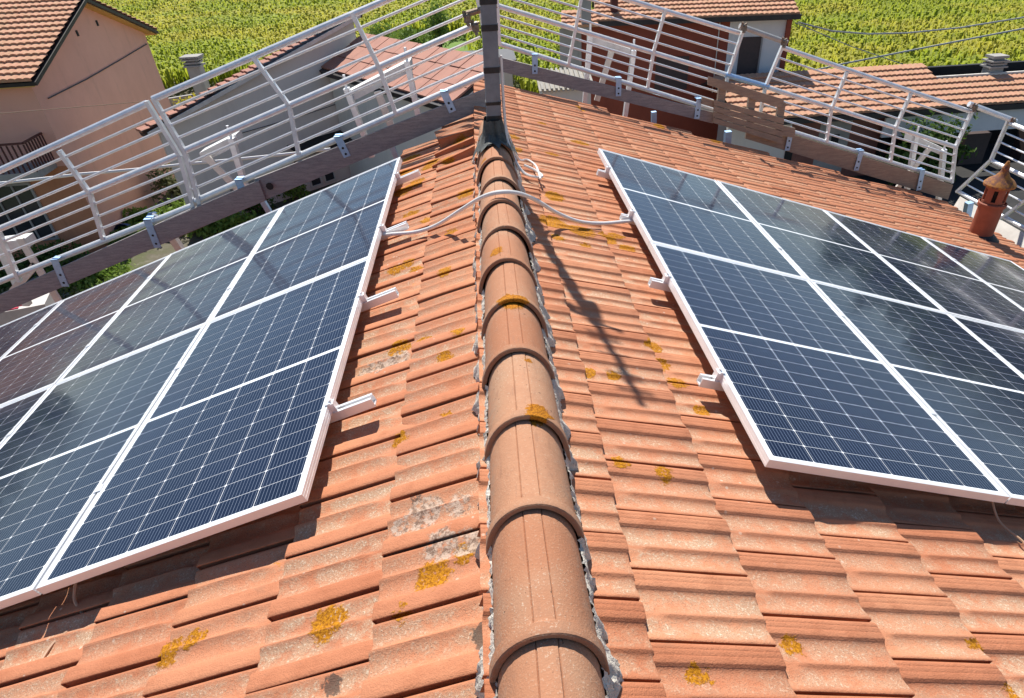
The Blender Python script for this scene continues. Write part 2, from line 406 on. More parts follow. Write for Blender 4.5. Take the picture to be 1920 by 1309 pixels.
def crop_field():
    """tall leafy crop: thousands of arching blades, one mesh"""
    pts = []
    def ok(x, y):
        if x < -15: return y > 46 or (x < -20 and y > 30)
        if x < -9: return y > 44
        if x < 2.0: return y > 62 or (x > -1 and y > 42)
        if x < 11: return y > 36
        return y > 29
    y = 29.0
    while y < 150:
        st = .46 if y < 75 else .68
        x0 = max(-95, -.62*y-12); x1 = min(100, .92*y+8)
        nx = int((x1-x0)/st)
        for i in range(nx):
            x = x0+(i+NPR.uniform(-.4, .4))*st; yy = y+NPR.uniform(-.35, .35)*st
            if ok(x, yy): pts.append((x, yy, 1.0 if y < 70 else 1.45))
        y += st
    pts = np.array(pts); n = len(pts); B = 5
    ang = NPR.uniform(0, 2*np.pi, (n, B)); ln = NPR.uniform(.40, .72, (n, B))*pts[:, 2:3]; hh = NPR.uniform(1.15, 1.6, (n, B)); w = NPR.uniform(.05, .085, (n, B))*pts[:, 2:3]
    ca, sa = np.cos(ang), np.sin(ang)
    fr = [(0, .25, .6), (.35, 1.0, 1.0), (.8, .96, .75), (1.05, .72, .05)]
    V = np.zeros((n, B, 8, 3)); 
    for k, (d, h, ww) in enumerate(fr):
        for s_, q in ((0, -1), (1, 1)):
            V[:, :, 2*k+s_, 0] = pts[:, None, 0]+ca*ln*d*.8-sa*w*ww*q
            V[:, :, 2*k+s_, 1] = pts[:, None, 1]+sa*ln*d*.8+ca*w*ww*q
            V[:, :, 2*k+s_, 2] = GZ+hh*h
    nb = n*B
    base = (np.arange(nb)*8)[:, None, None]
    F = base+np.array([[0, 1, 3, 2], [2, 3, 5, 4], [4, 5, 7, 6]])[None]
    me = bpy.data.meshes.new('crop_field')
    me.vertices.add(nb*8); me.vertices.foreach_set('co', V.reshape(-1))
    F = F.reshape(-1, 4); me.loops.add(F.size); me.loops.foreach_set('vertex_index', F.reshape(-1).astype(np.int32))
    me.polygons.add(len(F)); me.polygons.foreach_set('loop_start', (np.arange(len(F))*4).astype(np.int32))
    me.update(calc_edges=True)
    a = me.attributes.new('tint', 'FLOAT', 'POINT'); a.data.foreach_set('value', np.repeat(NPR.uniform(0, 1, nb), 8).astype(np.float32))
    me.materials.append(M['crop'])
    o = link('crop_field', me); stuff(o); o['label'] = 'yellow green leafy crop covering the whole field behind the houses'; o['category'] = 'crop'
crop_field()

def leaves(name, mat, c, rad, n, size, parent, seed=1, flat=False):
    g_ = np.random.default_rng(seed)
    d = g_.normal(size=(n, 3)); d /= np.linalg.norm(d, axis=1)[:, None]
    lump = 1+.28*np.sin(d[:, 0]*5+seed)*np.cos(d[:, 1]*4+seed*2)+.2*np.sin(d[:, 2]*7+seed)
    rr = (g_.uniform(0, 1, n)**.45)*lump
    p = np.array(c)+d*rr[:, None]*np.array(rad)
    p[:, 2] = np.maximum(p[:, 2], GZ+.05)
    a = g_.normal(size=(n, 3)); a /= np.linalg.norm(a, axis=1)[:, None]
    b = np.cross(a, g_.normal(size=(n, 3))); b /= np.linalg.norm(b, axis=1)[:, None]
    s_ = g_.uniform(.6, 1.3, n)[:, None]*size
    V = np.stack([p-a*s_, p-b*s_*.45, p+a*s_, p+b*s_*.45], 1).reshape(-1, 3)
    F = np.arange(n*4).reshape(-1, 4)
    me = bpy.data.meshes.new(name); me.from_pydata(V.tolist(), [], F.tolist()); me.update()
    at = me.attributes.new('tint', 'FLOAT', 'POINT'); at.data.foreach_set('value', np.repeat(g_.uniform(0, 1, n), 4).astype(np.float32))
    me.materials.append(mat)
    return link(name, me, parent)
def shrub(label, c, rad, n, size, mat, seed, cat='shrub', name='garden_shrub', h0=None):
    t = thing(name, label, cat, (c[0], c[1], GZ))
    leaves('foliage', mat, c, rad, n, size, t, seed)
    s = MB(); g_ = random.Random(seed)
    for k in range(5):
        an = g_.uniform(0, 6.28)
        s.tube([(c[0], c[1], GZ), (c[0]+math.cos(an)*rad[0]*.25, c[1]+math.sin(an)*rad[1]*.25, (GZ+c[2])/2), (c[0]+math.cos(an)*rad[0]*.6, c[1]+math.sin(an)*rad[1]*.6, c[2]+rad[2]*.3)], [.05, .035, .012], 5)
    s.build('stem', M['bark'], t)
    return t
shrub('broad olive bush against the foot of the pink gable wall', (-12.1, 25.2, -6.75), (1.1, .9, .75), 1500, .10, M['leaf_olive'], 3)
shrub('bright yellow flowering shrub beside the grey garden wall', (-15.6, 37.0, -6.5), (.85, .8, .65), 900, .09, M['leaf_yellow'], 4)
shrub('light green shrub in the sunny strip below the left toe board', (-11.0, 23.0, -7.05), (1.3, .9, .45), 1300, .09, M['leaf_light'], 5)
shrub('low grassy plant between the blue tarp and the pink wall', (-12.6, 21.5, -7.2), (1.0, .8, .3), 1000, .10, M['leaf_light'], 6)
shrub('tall yellow green grass clump along the sunny yard strip', (-13.0, 22.9, -7.15), (1.5, .7, .35), 1400, .11, M['leaf_light'], 26)
shrub('leafy bed of pale plants nearest the far edge of the left panels', (-9.8, 22.0, -7.2), (1.6, .8, .32), 1500, .10, M['leaf_light'], 27)
shrub('yellowish weeds growing by the lower left toe board', (-12.6, 18.6, -7.25), (1.3, 1.0, .3), 1500, .09, M['leaf_light'], 31)
shrub('olive weeds between the lower left toe board and the panels', (-13.6, 17.0, -7.2), (1.1, .9, .35), 1200, .09, M['leaf_olive'], 32)
shrub('green plants in the far left corner under the bracket', (-15.6, 18.4, -7.1), (1.2, .8, .45), 1300, .09, M['leaf_green'], 33)
rub = random.Random(5)
for k_ in range(16):
    x_, y_ = rub.uniform(-14.8, -9.5), rub.uniform(16.5, 23.5); a_ = rub.uniform(.25, .8); b_ = rub.uniform(.2, .5)
    o_ = MB().box((x_, y_, GZ+.06), (a_, b_, rub.uniform(.08, .2)), rub.uniform(0, 3)).build('rubble_slab', M['concrete']); tag(o_, 'pale concrete slab piece lying in the left yard', 'slab', 'loose slabs in the left yard')
shrub('small leafy plant beside the sheet steel bracket near the windows', (-8.9, 23.6, -7.0), (.75, .6, .45), 700, .08, M['leaf_green'], 7)
shrub('pale spiky plant under the windows of the grey house', (-7.7, 24.6, -7.1), (.5, .4, .4), 450, .08, M['leaf_light'], 17)
shrub('dark shrub in shade at the near corner of the pink house', (-14.2, 19.6, -7.0), (1.2, .8, .5), 1000, .09, M['leaf_green'], 18)
shrub('dense green climber filling the gap beside the dark shed opening', (15.7, 21.6, -6.35), (1.5, .7, 1.15), 2600, .11, M['leaf_green'], 8, 'climber', 'climbing_plant')
shrub('low green weeds along the toe of the white eave board', (7.35, 7.3, -3.1+GZ+7.5), (.18, .9, .12), 500, .035, M['leaf_light'], 9, 'weeds', 'weed_clump')

def tree(label, x, y, h, rad, n, mat, seed, size=.16):
    t = thing('garden_tree', label, 'tree', (x, y, GZ))
    leaves('crown', mat, (x, y, GZ+h-rad[2]*.8), rad, n, size, t, seed)
    s = MB(); g_ = random.Random(seed)
    s.tube([(x, y, GZ), (x+.08, y, GZ+h*.35), (x, y+.1, GZ+h*.8)], [.13, .10, .04], 7)
    for k in range(5):
        an = g_.uniform(0, 6.28); z = GZ+h*g_.uniform(.3, .6)
        s.tube([(x, y, z), (x+math.cos(an)*rad[0]*.7, y+math.sin(an)*rad[1]*.7, z+h*.28)], [.05, .015], 5)
    s.build('trunk', M['bark'], t)
tree('rounded green tree behind the small red slab roof', -5.0, 49.5, 2.6, (1.3, 1.2, 1.0), 2000, M['leaf_light'], 11, .13)
tree('tall mid green tree nearest the mast, behind the lawn edge', -3.2, 53.5, 3.6, (1.0, 1.0, 1.6), 1700, M['leaf_light'], 12, .13)
tree('low spreading tree left of the other two trees by the field', -7.4, 53.0, 2.3, (1.5, 1.2, .9), 1900, M['leaf_light'], 13, .13)

def far_woods():
    g_ = np.random.default_rng(21); V = []
    for a0, a1, ns in ((38, 95, 150), (-100, -48, 130)):
        for k in range(ns):
            az = R(g_.uniform(a0, a1)); d_ = g_.uniform(175, 230); cx, cy = math.sin(az)*d_, math.cos(az)*d_; h = g_.uniform(13, 23); w = g_.uniform(4, 7); m_ = 70
            p = g_.normal(size=(m_, 3)); p /= np.linalg.norm(p, axis=1)[:, None]; p = p*(g_.uniform(.4, 1, m_)**.5)[:, None]*np.array([w, w, h*.45])+np.array([cx, cy, GZ+h*.55])
            a = g_.normal(size=(m_, 3)); a /= np.linalg.norm(a, axis=1)[:, None]; b = np.cross(a, g_.normal(size=(m_, 3))); b /= np.linalg.norm(b, axis=1)[:, None]
            V.append(np.stack([p-a*1.8, p-b*1.2, p+a*1.8, p+b*1.2], 1).reshape(-1, 3))
    V = np.concatenate(V); F = np.arange(len(V)).reshape(-1, 4)
    me = bpy.data.meshes.new('far_woods'); me.from_pydata(V.tolist(), [], F.tolist()); me.update()
    at = me.attributes.new('tint', 'FLOAT', 'POINT'); at.data.foreach_set('value', np.repeat(g_.uniform(0, 1, len(F)), 4).astype(np.float32))
    me.materials.append(M['leaf_green'])
    o = stuff(link('far_woods', me)); o['label'] = 'far woods at the edge of the fields, mirrored in the panels'; o['category'] = 'woods'
far_woods()

# ------------------------------------------------------------------ far tiled slopes
def tiled(name, p0, al, upv, length, run, parent, row=.36, wave=.21, mat='oldtile', amp=.03):
    """courses of clay tiles: p0 lower corner, al along the eave, upv up the slope; every course steps over the one below and each tile is a hump"""
    p0, al, upv = Vector(p0), Vector(al).normalized(), Vector(upv).normalized()
    nv = al.cross(upv).normalized()
    if nv.z < 0: nv = -nv
    g_ = random.Random(len(name)+int(length*10)); s = MB()
    nr = max(1, int(round(run/row))); row = run/nr; nt = int(round(length/wave)); wv = length/nt
    for r in range(nr):
        lo, hi = r*row-.03, (r+1)*row+.02
        vs = []; 
        for i in range(nt*4+1):
            x = i*wv/4; ph = (i % 4); hump = (0.0, .75, 1.0, .75)[ph]*amp
            j = (i//4*7919+r*104729) % 13/13*.02-.01
            vs += [p0+al*x+upv*(lo+j)+nv*(.075+hump), p0+al*x+upv*hi+nv*(.012+hump*.8), p0+al*x+upv*(lo+j)+nv*(-.005)]
        k = nt*4
        fs = [(3*i, 3*i+3, 3*i+4, 3*i+1) for i in range(k)]+[(3*i+2, 3*i+5, 3*i+3, 3*i) for i in range(k)]
        s.add(vs, fs)
    o = s.build(name, M[mat], parent, fix=False); stuff(o); return o
def slab(p0, al, upv, length, run, th, lift=-.06):
    p0, al, upv = Vector(p0), Vector(al).normalized(), Vector(upv).normalized()
    nv = al.cross(upv).normalized(); nv = nv if nv.z > 0 else -nv
    q = [p0, p0+al*length, p0+al*length+upv*run, p0+upv*run]
    return MB().hexa([v+nv*(lift-th) for v in q]+[v+nv*lift for v in q])

def window(parent, c, al, nv, w, h, name='window', mull=1, frame='wood_pale', glass='glass_far'):
    """frame (with mullions) and pane set into a wall at c (centre); nv outward"""
    c, al, nv = Vector(c), Vector(al).normalized(), Vector(nv).normalized(); z = Vector((0, 0, 1)); t = .07
    f = MB()
    for s_ in (-1, 1):
        f.bar(c+al*s_*(w/2-t/2)-z*h/2+nv*.03, c+al*s_*(w/2-t/2)+z*h/2+nv*.03, .06, t, al)
        f.bar(c-al*(w/2-t)+z*s_*(h/2-t/2)+nv*.03, c+al*(w/2-t)+z*s_*(h/2-t/2)+nv*.03, .06, t)
    for k in range(mull):
        x = w*((k+1)/(mull+1)-.5)
        f.bar(c+al*x-z*(h/2-t)+nv*.025, c+al*x+z*(h/2-t)+nv*.025, .05, .05, al)
    fo = f.build(name, M[frame], parent)
    p = MB(); q = [c+al*a*(w/2-.01)+z*b*(h/2-.01)+nv*.012 for a, b in ((-1, -1), (1, -1), (1, 1), (-1, 1))]
    p.add(q, [(0, 1, 2, 3)]); po = p.build('pane', M[glass], None); po.parent = fo; po.matrix_parent_inverse = Matrix.Identity(4)
    po.matrix_parent_inverse = (fo.matrix_parent_inverse).inverted() if False else Matrix.Identity(4)
    # parent's own offset is undone by keeping the pane in the frame's local space (same coordinates)
    return fo

# ------------------------------------------------------------------ pink house (left)
def pink_house():
    F = Vector((-13.11, 20.97, 0)); Bk = Vector((-13.56, 30.07, 0)); d = (Bk-F).normalized(); nx = Vector((d.y, -d.x, 0)); L = (Bk-F).length
    W = 12.0; E = -2.0; RZ = E+(L/2)*math.tan(R(18))
    t = thing('pink_house', 'two storey pink house with a bare gable wall and red balcony at far left', 'house', (-18, 25, GZ))
    z = Vector((0, 0, 1)); f0, b0 = F, Bk; f1, b1 = F-nx*W, Bk-nx*W
    fr = (F+Bk)/2
    w = MB(); P = lambda p, zz: (p.x, p.y, zz)
    w.add([P(f0, GZ), P(b0, GZ), P(b0, E), P(fr, RZ), P(f0, E)], [(0, 1, 2, 3, 4)])
    w.add([P(f1, GZ), P(b1, GZ), P(b1, E), P(fr-nx*W, RZ), P(f1, E)], [(0, 4, 3, 2, 1)])
    w.add([P(b0, GZ), P(b1, GZ), P(b1, E), P(b0, E)], [(0, 1, 2, 3)])
    w.build('gable_wall', M['pink'], t)
    ff = MB().add([P(f1, GZ), P(f0, GZ), P(f0, -4.6), P(f1, -4.6)], [(0, 1, 2, 3)]); ff.build('lower_front_wall', M['orange_wall'], t)
    fu = MB().add([P(f1, -4.6), P(f0, -4.6), P(f0, E), P(f1, E)], [(0, 1, 2, 3)]); fu.build('upper_front_wall', M['pink'], t)
    ov = .45; slp = math.tan(R(18)); sl = math.hypot(L/2+ov, (L/2+ov)*slp)
    for sgn in (1, -1):
        e = (f0-d*ov if sgn > 0 else b0+d*ov)+nx*.4; e = Vector((e.x, e.y, E-ov*slp+.06))
        uv = Vector((d.x*sgn, d.y*sgn, slp))
        rf = slab(e, -nx, uv, W+.8, sl, .10).build('roof', M['fascia'], t)
        tiled('roof_tiles', e-nx*.04+Vector((0, 0, 0)), -nx, uv, W+.7, sl, t, .34, .2)
        so = slab(e-nx*.10, -nx, uv, W+.6, sl-.05, .03, -.165).build('soffit', M['ochre'], t)
    vents = [(.42, -1.45), (.60, -1.35)]
    for a, zz in vents:
        p = F+d*L*a; MB().box((p.x+nx.x*.01, p.y+nx.y*.01, zz), (.03, .11, .17)).build('vent', M['dark'], t)
    MB().tube([F+d*.5+nx*.03+z*-2.75, F+d*3.2+nx*.03+z*-2.72, F+d*6+nx*.03+z*-2.62, F+d*8.9+nx*.03+z*-2.5], .018, 5).build('facade_cable', M['wire_dark'], t)
    # balcony on the front
    c0, c1 = F-nx*.35, F-nx*6
    out = -d*1.1
    b = MB(); q = [c0, c1, c1+out, c0+out]
    b.hexa([Vector((p.x, p.y, -4.62)) for p in q]+[Vector((p.x, p.y, -4.42)) for p in q]); b.build('balcony_slab', M['concrete'], t)
    for k in range(38):
        p = c1+out*.97+(c0-c1)*(k/37.0)
        MB().box((p.x, p.y, -4.03), (.035, .035, .78)).build('baluster', M['rail_dark'], t)
    for k in range(7):
        p = c0+out*(k/7.0)*.97
        MB().box((p.x, p.y, -4.03), (.035, .035, .78)).build('baluster', M['rail_dark'], t)
    h = MB().bar(Vector((*(c1+out*.97).xy, -3.6)), Vector((*(c0+out*.97).xy, -3.6)), .06, .05); h.bar(Vector((*(c0+out*.97).xy, -3.6)), Vector((*c0.xy, -3.6)), .06, .05)
    h.build('handrail', M['rail_dark'], t)
    window(t, Vector((*(F-nx*2.2).xy, -5.95)), -nx, -d, 1.7, 1.9, 'ground_floor_window', 2, 'concrete')
    window(t, Vector((*(F-nx*4.6).xy, -3.3)), -nx, -d, 1.2, 2.0, 'balcony_door', 1, 'door')
    MB().box((*(F-nx*1.6-d*.1).xy, -3.25), (.22, .18, .14)).build('wall_lamp', M['dark'], t)
pink_house()

# ------------------------------------------------------------------ grey house and slab roofed annex
def grey_house():
    A0 = Vector((-10.73, 22.28, 0)); d = Vector((.7071, .7071, 0)); nv = Vector((.7071, -.7071, 0)); z = Vector((0, 0, 1))
    t = thing('grey_house', 'plain grey rendered house with one sloping eave left of the mast', 'house', (-7, 26, GZ))
    S = 8.25; z0, z1 = -3.88, -1.72; D = .12
    q = lambda s, dep, zz: Vector((*(A0+d*s-nv*dep).xy, zz))
    w = MB().add([q(0, 0, GZ), q(S, 0, GZ), q(S, 0, z1), q(0, 0, z0)], [(0, 1, 2, 3)])
    w.add([q(S, 0, GZ), q(S, D, GZ), q(S, D, z1), q(S, 0, z1)], [(0, 1, 2, 3)])
    w.add([q(0, 0, GZ), q(0, D, GZ), q(0, D, z0), q(0, 0, z0)], [(0, 3, 2, 1)])
    w.build('wall', M['greywall'], t)
    sl = (z1-z0)/S; upv = (d+z*sl).normalized(); e = q(-.55, -.32, z0-.55*sl+.09)
    slab(e, -nv, upv, D+.34, (S+.75)*math.hypot(1, sl), .13).build('roof', M['fascia'], t)
    tiled('roof_tiles', e, -nv, upv, D+.34, (S+.6)*math.hypot(1, sl), t, .34, .2, 'slate')
    st = MB().bar(q(-.45, -.36, z0-.45*sl-.02), q(S+.1, -.36, z1+.1*sl-.02), .05, .12); st.build('verge_board', M['wood_pale'], t)
    # lower parts: a wall of slabs, windows, doors, awning
    MB().box(q(2.2, -.02, -6.9), (1.2, .06, 1.0), R(45)).build('slab_cladding', M['concrete'], t)
    for s_ in (3.3, 3.95): MB().box(q(s_, -.05, -6.65), (.55, .08, .5), R(45)).build('red_panel', M['redwall'], t)
    for s_ in (5.0, 5.65): window(t, q(s_, 0, -7.0), d, nv, .56, .8, 'window', 0, 'wood_pale')
    MB().tube([q(4.35, -.06, -7.4), q(4.3, -.06, -5.9)], .035, 6).build('drainpipe', M['dark'], t)
    aw = MB().hexa([q(4.2, 0, -5.65), q(6.9, 0, -5.65), q(6.9, -1.0, -5.85), q(4.2, -1.0, -5.85), q(4.2, 0, -5.58), q(6.9, 0, -5.58), q(6.9, -1.0, -5.78), q(4.2, -1.0, -5.78)])
    aw.build('dark_awning', M['dark'], t)
    for k, (s_, w_) in enumerate(((7.2, .5), (8.4, .6))): MB().box(q(s_, -.02, -7.0), (w_, .05, .9), R(45)).build('shutter', M['wood_pale'], t)
    MB().tube([q(2.6, -.04, -4.75), q(5.0, -.04, -4.7), q(7.5, -.04, -4.55)], .012, 4).build('facade_cable', M['wire_dark'], t)
    # chimney
    c = Vector((-10.1, 25.2, 0))
    ch = MB().box((c.x, c.y, -5.1), (.42, .42, 4.8)); cho = ch.build('chimney', M['concrete'], t)
    c2 = MB().box((c.x, c.y, -2.66), (.56, .56, .05)).box((c.x, c.y, -2.56), (.50, .50, .05)).box((c.x, c.y, -2.46), (.56, .56, .05)).box((c.x, c.y, -2.38), (.62, .62, .06)).box((c.x, c.y, -2.55), (.3, .3, .3))
    o = c2.build('chimney_cap', M['concrete'], cho)
grey_house()

def annex():
    E0 = Vector((-6.28, 26.72, -3.3)); E1 = Vector((-1.2, 19.6, -3.3)); al = (E1-E0).normalized(); perp = Vector((-al.y, al.x, 0)); perp = perp if perp.x > 0 else -perp
    L = (E1-E0).length; W = 2.15; sl = .46
    t = thing('slab_roofed_annex', 'low grey annex with a red square slab roof edged in black, left of the mast', 'annex', (-3.5, 23.5, GZ))
    upv = (perp+Vector((0, 0, sl))).normalized(); run = W*math.hypot(1, sl)
    z = Vector((0, 0, 1)); o = perp*.35+al*.3
    q = [E0+perp*.35, E1+perp*.35, E1+perp*W, E0+perp*W]
    w = MB(); tops = [-3.25, -3.25, -2.5, -2.5]
    for a, b in ((0, 1), (1, 2), (2, 3), (3, 0)):
        w.add([(q[a].x, q[a].y, GZ), (q[b].x, q[b].y, GZ), (q[b].x, q[b].y, tops[b]), (q[a].x, q[a].y, tops[a])], [(0, 1, 2, 3)])
    w.build('wall', M['greywall'], t)
    rf = slab(E0, al, upv, L, run, .20, -.02).build('roof', M['fascia'], t)
    g_ = random.Random(4); nc, nr = 13, 3
    nv = al.cross(upv); nv = nv if nv.z > 0 else -nv
    for i in range(nc):
        for j in range(nr):
            a0, a1 = L*i/nc+.018, L*(i+1)/nc-.018; b0, b1 = .14+(run-.16)*j/nr+.008, .14+(run-.16)*(j+1)/nr-.008
            h = .03+g_.uniform(0, .012)
            c = [E0+al*a+upv*b for a, b in ((a0, b0), (a1, b0), (a1, b1), (a0, b1))]
            MB().hexa([p+nv*-.01 for p in c]+[p+nv*(h+(.02 if k < 2 else 0)) for k, p in enumerate(c)]).build('slab', M['slate'], rf)
annex()

# small grey garden wall at the field edge, further low buildings
gw = thing('garden_wall', 'low dark grey garden wall beside the pink gable', 'wall', (-16.5, 37.5, GZ))
MB().hexa([(-21.5, 36.0, GZ), (-14.6, 40.6, GZ), (-14.7, 40.8, GZ), (-21.6, 36.2, GZ), (-21.5, 36.0, -6.3), (-14.6, 40.6, -6.3), (-14.7, 40.8, -6.3), (-21.6, 36.2, -6.3)]).build('wall', M['concrete'], gw)
sh = thing('low_shed', 'low shed with a flat dark edged roof directly left of the mast', 'shed', (-1, 38, GZ))
MB().box((-.4, 37.5, -6.25), (3.6, 3.0, 2.5)).build('wall', M['greywall'], sh)
MB().box((-.4, 37.5, -4.94), (4.1, 3.5, .12)).build('roof', M['fascia'], sh)
MB().box((-2.5, 38.5, -4.8), (.35, .35, 1.2)).build('chimney', M['door'], sh)
sp = thing('red_lean_to', 'dark red lean-to roof showing just behind the mast foot', 'lean-to', (.6, 12, GZ))
MB().hexa([(-.3, 15.3, -3.1), (1.05, 15.3, -3.1), (1.05, 16.6, -2.75), (-.3, 16.6, -2.75), (-.3, 15.3, -3.0), (1.05, 15.3, -3.0), (1.05, 16.6, -2.65), (-.3, 16.6, -2.65)]).build('roof', M['redwall'], sp)
MB().box((.4, 16.0, -5.3), (1.2, .9, 4.4)).build('wall', M['redwall'], sp)
# ribbed fibre cement roof seen under the right toe board
rs = thing('ribbed_roof_shed', 'little shed with pale ribbed sheet roof seen below the right toe board', 'shed', (2, 22, GZ))
s = MB()
for k in range(24):
    x0 = 1.55+k*.07; h = .03 if k % 2 else -.03
    s.hexa([(x0, 20.2, -3.14+h), (x0+.07, 20.2, -3.14+h), (x0+.07, 21.6, -2.84+h), (x0, 21.6, -2.84+h), (x0, 20.2, -3.1+h), (x0+.07, 20.2, -3.1+h), (x0+.07, 21.6, -2.8+h), (x0, 21.6, -2.8+h)])
s.build('ribbed_roof', M['sheet_rib'], rs)
MB().box((2.4, 20.95, -5.3), (1.5, 1.1, 4.3)).build('wall', M['greywall'], rs)

# ------------------------------------------------------------------ red house (right back)
def red_house():
    d0 = Vector((5.33, 33.17, 0)); al = Vector((.9913, -.1316, 0)); nv = Vector((-.1316, -.9913, 0)); z = Vector((0, 0, 1)); L = 9.42
    t = thing('red_house', 'dark red house with white door bay and tiled roof at the top right', 'house', (8, 27.5, GZ))
    K = .81; sz = lambda zz: GZ if zz == GZ else 1.2089+(zz-1.2089)*K
    def q(s_, o, zz):
        p_ = d0+al*s_+nv*o; return Vector((-.0242+(p_.x+.0242)*K, p_.y*K, sz(zz)))
    Ez = -3.0; W0 = -.45; D = 6.5
    w = MB(); w.add([q(-1.0, W0, GZ), q(6.4, W0, GZ), q(6.4, W0, Ez), q(-1.0, W0, Ez)], [(0, 1, 2, 3)])
    w.add([q(9.25, W0, GZ), q(9.25, W0-D, GZ), q(9.25, W0-D, Ez), q(9.25, W0, Ez)], [(0, 1, 2, 3)])
    w.add([q(-1, W0, GZ), q(-1, W0-D, GZ), q(-1, W0-D, Ez), q(-1, W0, Ez)], [(0, 1, 2, 3)])
    w.build('red_wall', M['redwall'], t)
    MB().add([q(6.4, W0, GZ), q(9.05, W0, GZ), q(9.05, W0, Ez), q(6.4, W0, Ez)], [(0, 1, 2, 3)]).build('white_wall', M['whitewall'], t)
    MB().bar(q(9.14, W0+.03, GZ), q(9.14, W0+.03, Ez), .18, .2, nv).build('corner_pilaster', M['redwall'], t)
    MB().hexa([q(6.98, W0-.02, -5.95), q(7.98, W0-.02, -5.95), q(7.98, W0+.03, -5.95), q(6.98, W0+.03, -5.95), q(6.98, W0-.02, -3.95), q(7.98, W0-.02, -3.95), q(7.98, W0+.03, -3.95), q(6.98, W0+.03, -3.95)]).build('door', M['door'], t)
    MB().bar(q(7.99, W0+.04, -5.95), q(7.99, W0+.04, -3.9), .06, .06, nv).build('door_frame', M['wood_old'], t)
    MB().hexa([q(3.0, W0-.02, -6.2), q(4.6, W0-.02, -6.2), q(4.6, W0+.05, -6.2), q(3.0, W0+.05, -6.2), q(3.0, W0-.02, -4.7), q(4.6, W0-.02, -4.7), q(4.6, W0+.05, -4.7), q(3.0, W0+.05, -4.7)]).build('shutter', M['door'], t)
    sl = math.tan(R(18)); upv = (-nv+z*sl).normalized(); run = 3.6*math.hypot(1, sl)
    slab(q(.0, .05, Ez-.02), al, upv, L*K, run*K, .1).build('roof', M['fascia'], t)
    tiled('roof_tiles', q(0, .08, Ez), al, upv, L*K, run*K, t, .33, .19)
    slab(q(0, -7.2, Ez-.02), al, (nv+z*sl).normalized(), L*K, run*K, .1).build('roof', M['fascia'], t)
    MB().bar(q(-.1, .12, Ez-.10), q(L+.05, .12, Ez-.10), .14, .16).build('gutter', M['fascia'], t)
    # left, lower part of the roof with a plastered post
    e = q(-1.6, .5, Ez-.15)
    tiled('lower_roof_tiles', e, al, upv, 1.4, 1.3, t, .36, .2)
    MB().box(q(-.45, .2, -2.6), (.36, .36, 1.2)).build('chimney', M['concrete'], t)
    MB().box(q(.9, -.7, -2.15), (.26, .26, 1.1)).build('flue', M['rail_dark'], t)
    MB().add([q(-1.7, W0+.1, GZ), q(-.65, W0+.1, GZ), q(-.65, W0+.1, -3.3), q(-1.7, W0+.1, -3.3)], [(0, 1, 2, 3)]).build('grey_wall', M['concrete'], t)
    MB().tube([q(5.9, W0+.05, -3.3), q(5.9, W0+.05, -6.4)], .02, 5).build('downpipe', M['wood_pale'], t)
red_house()

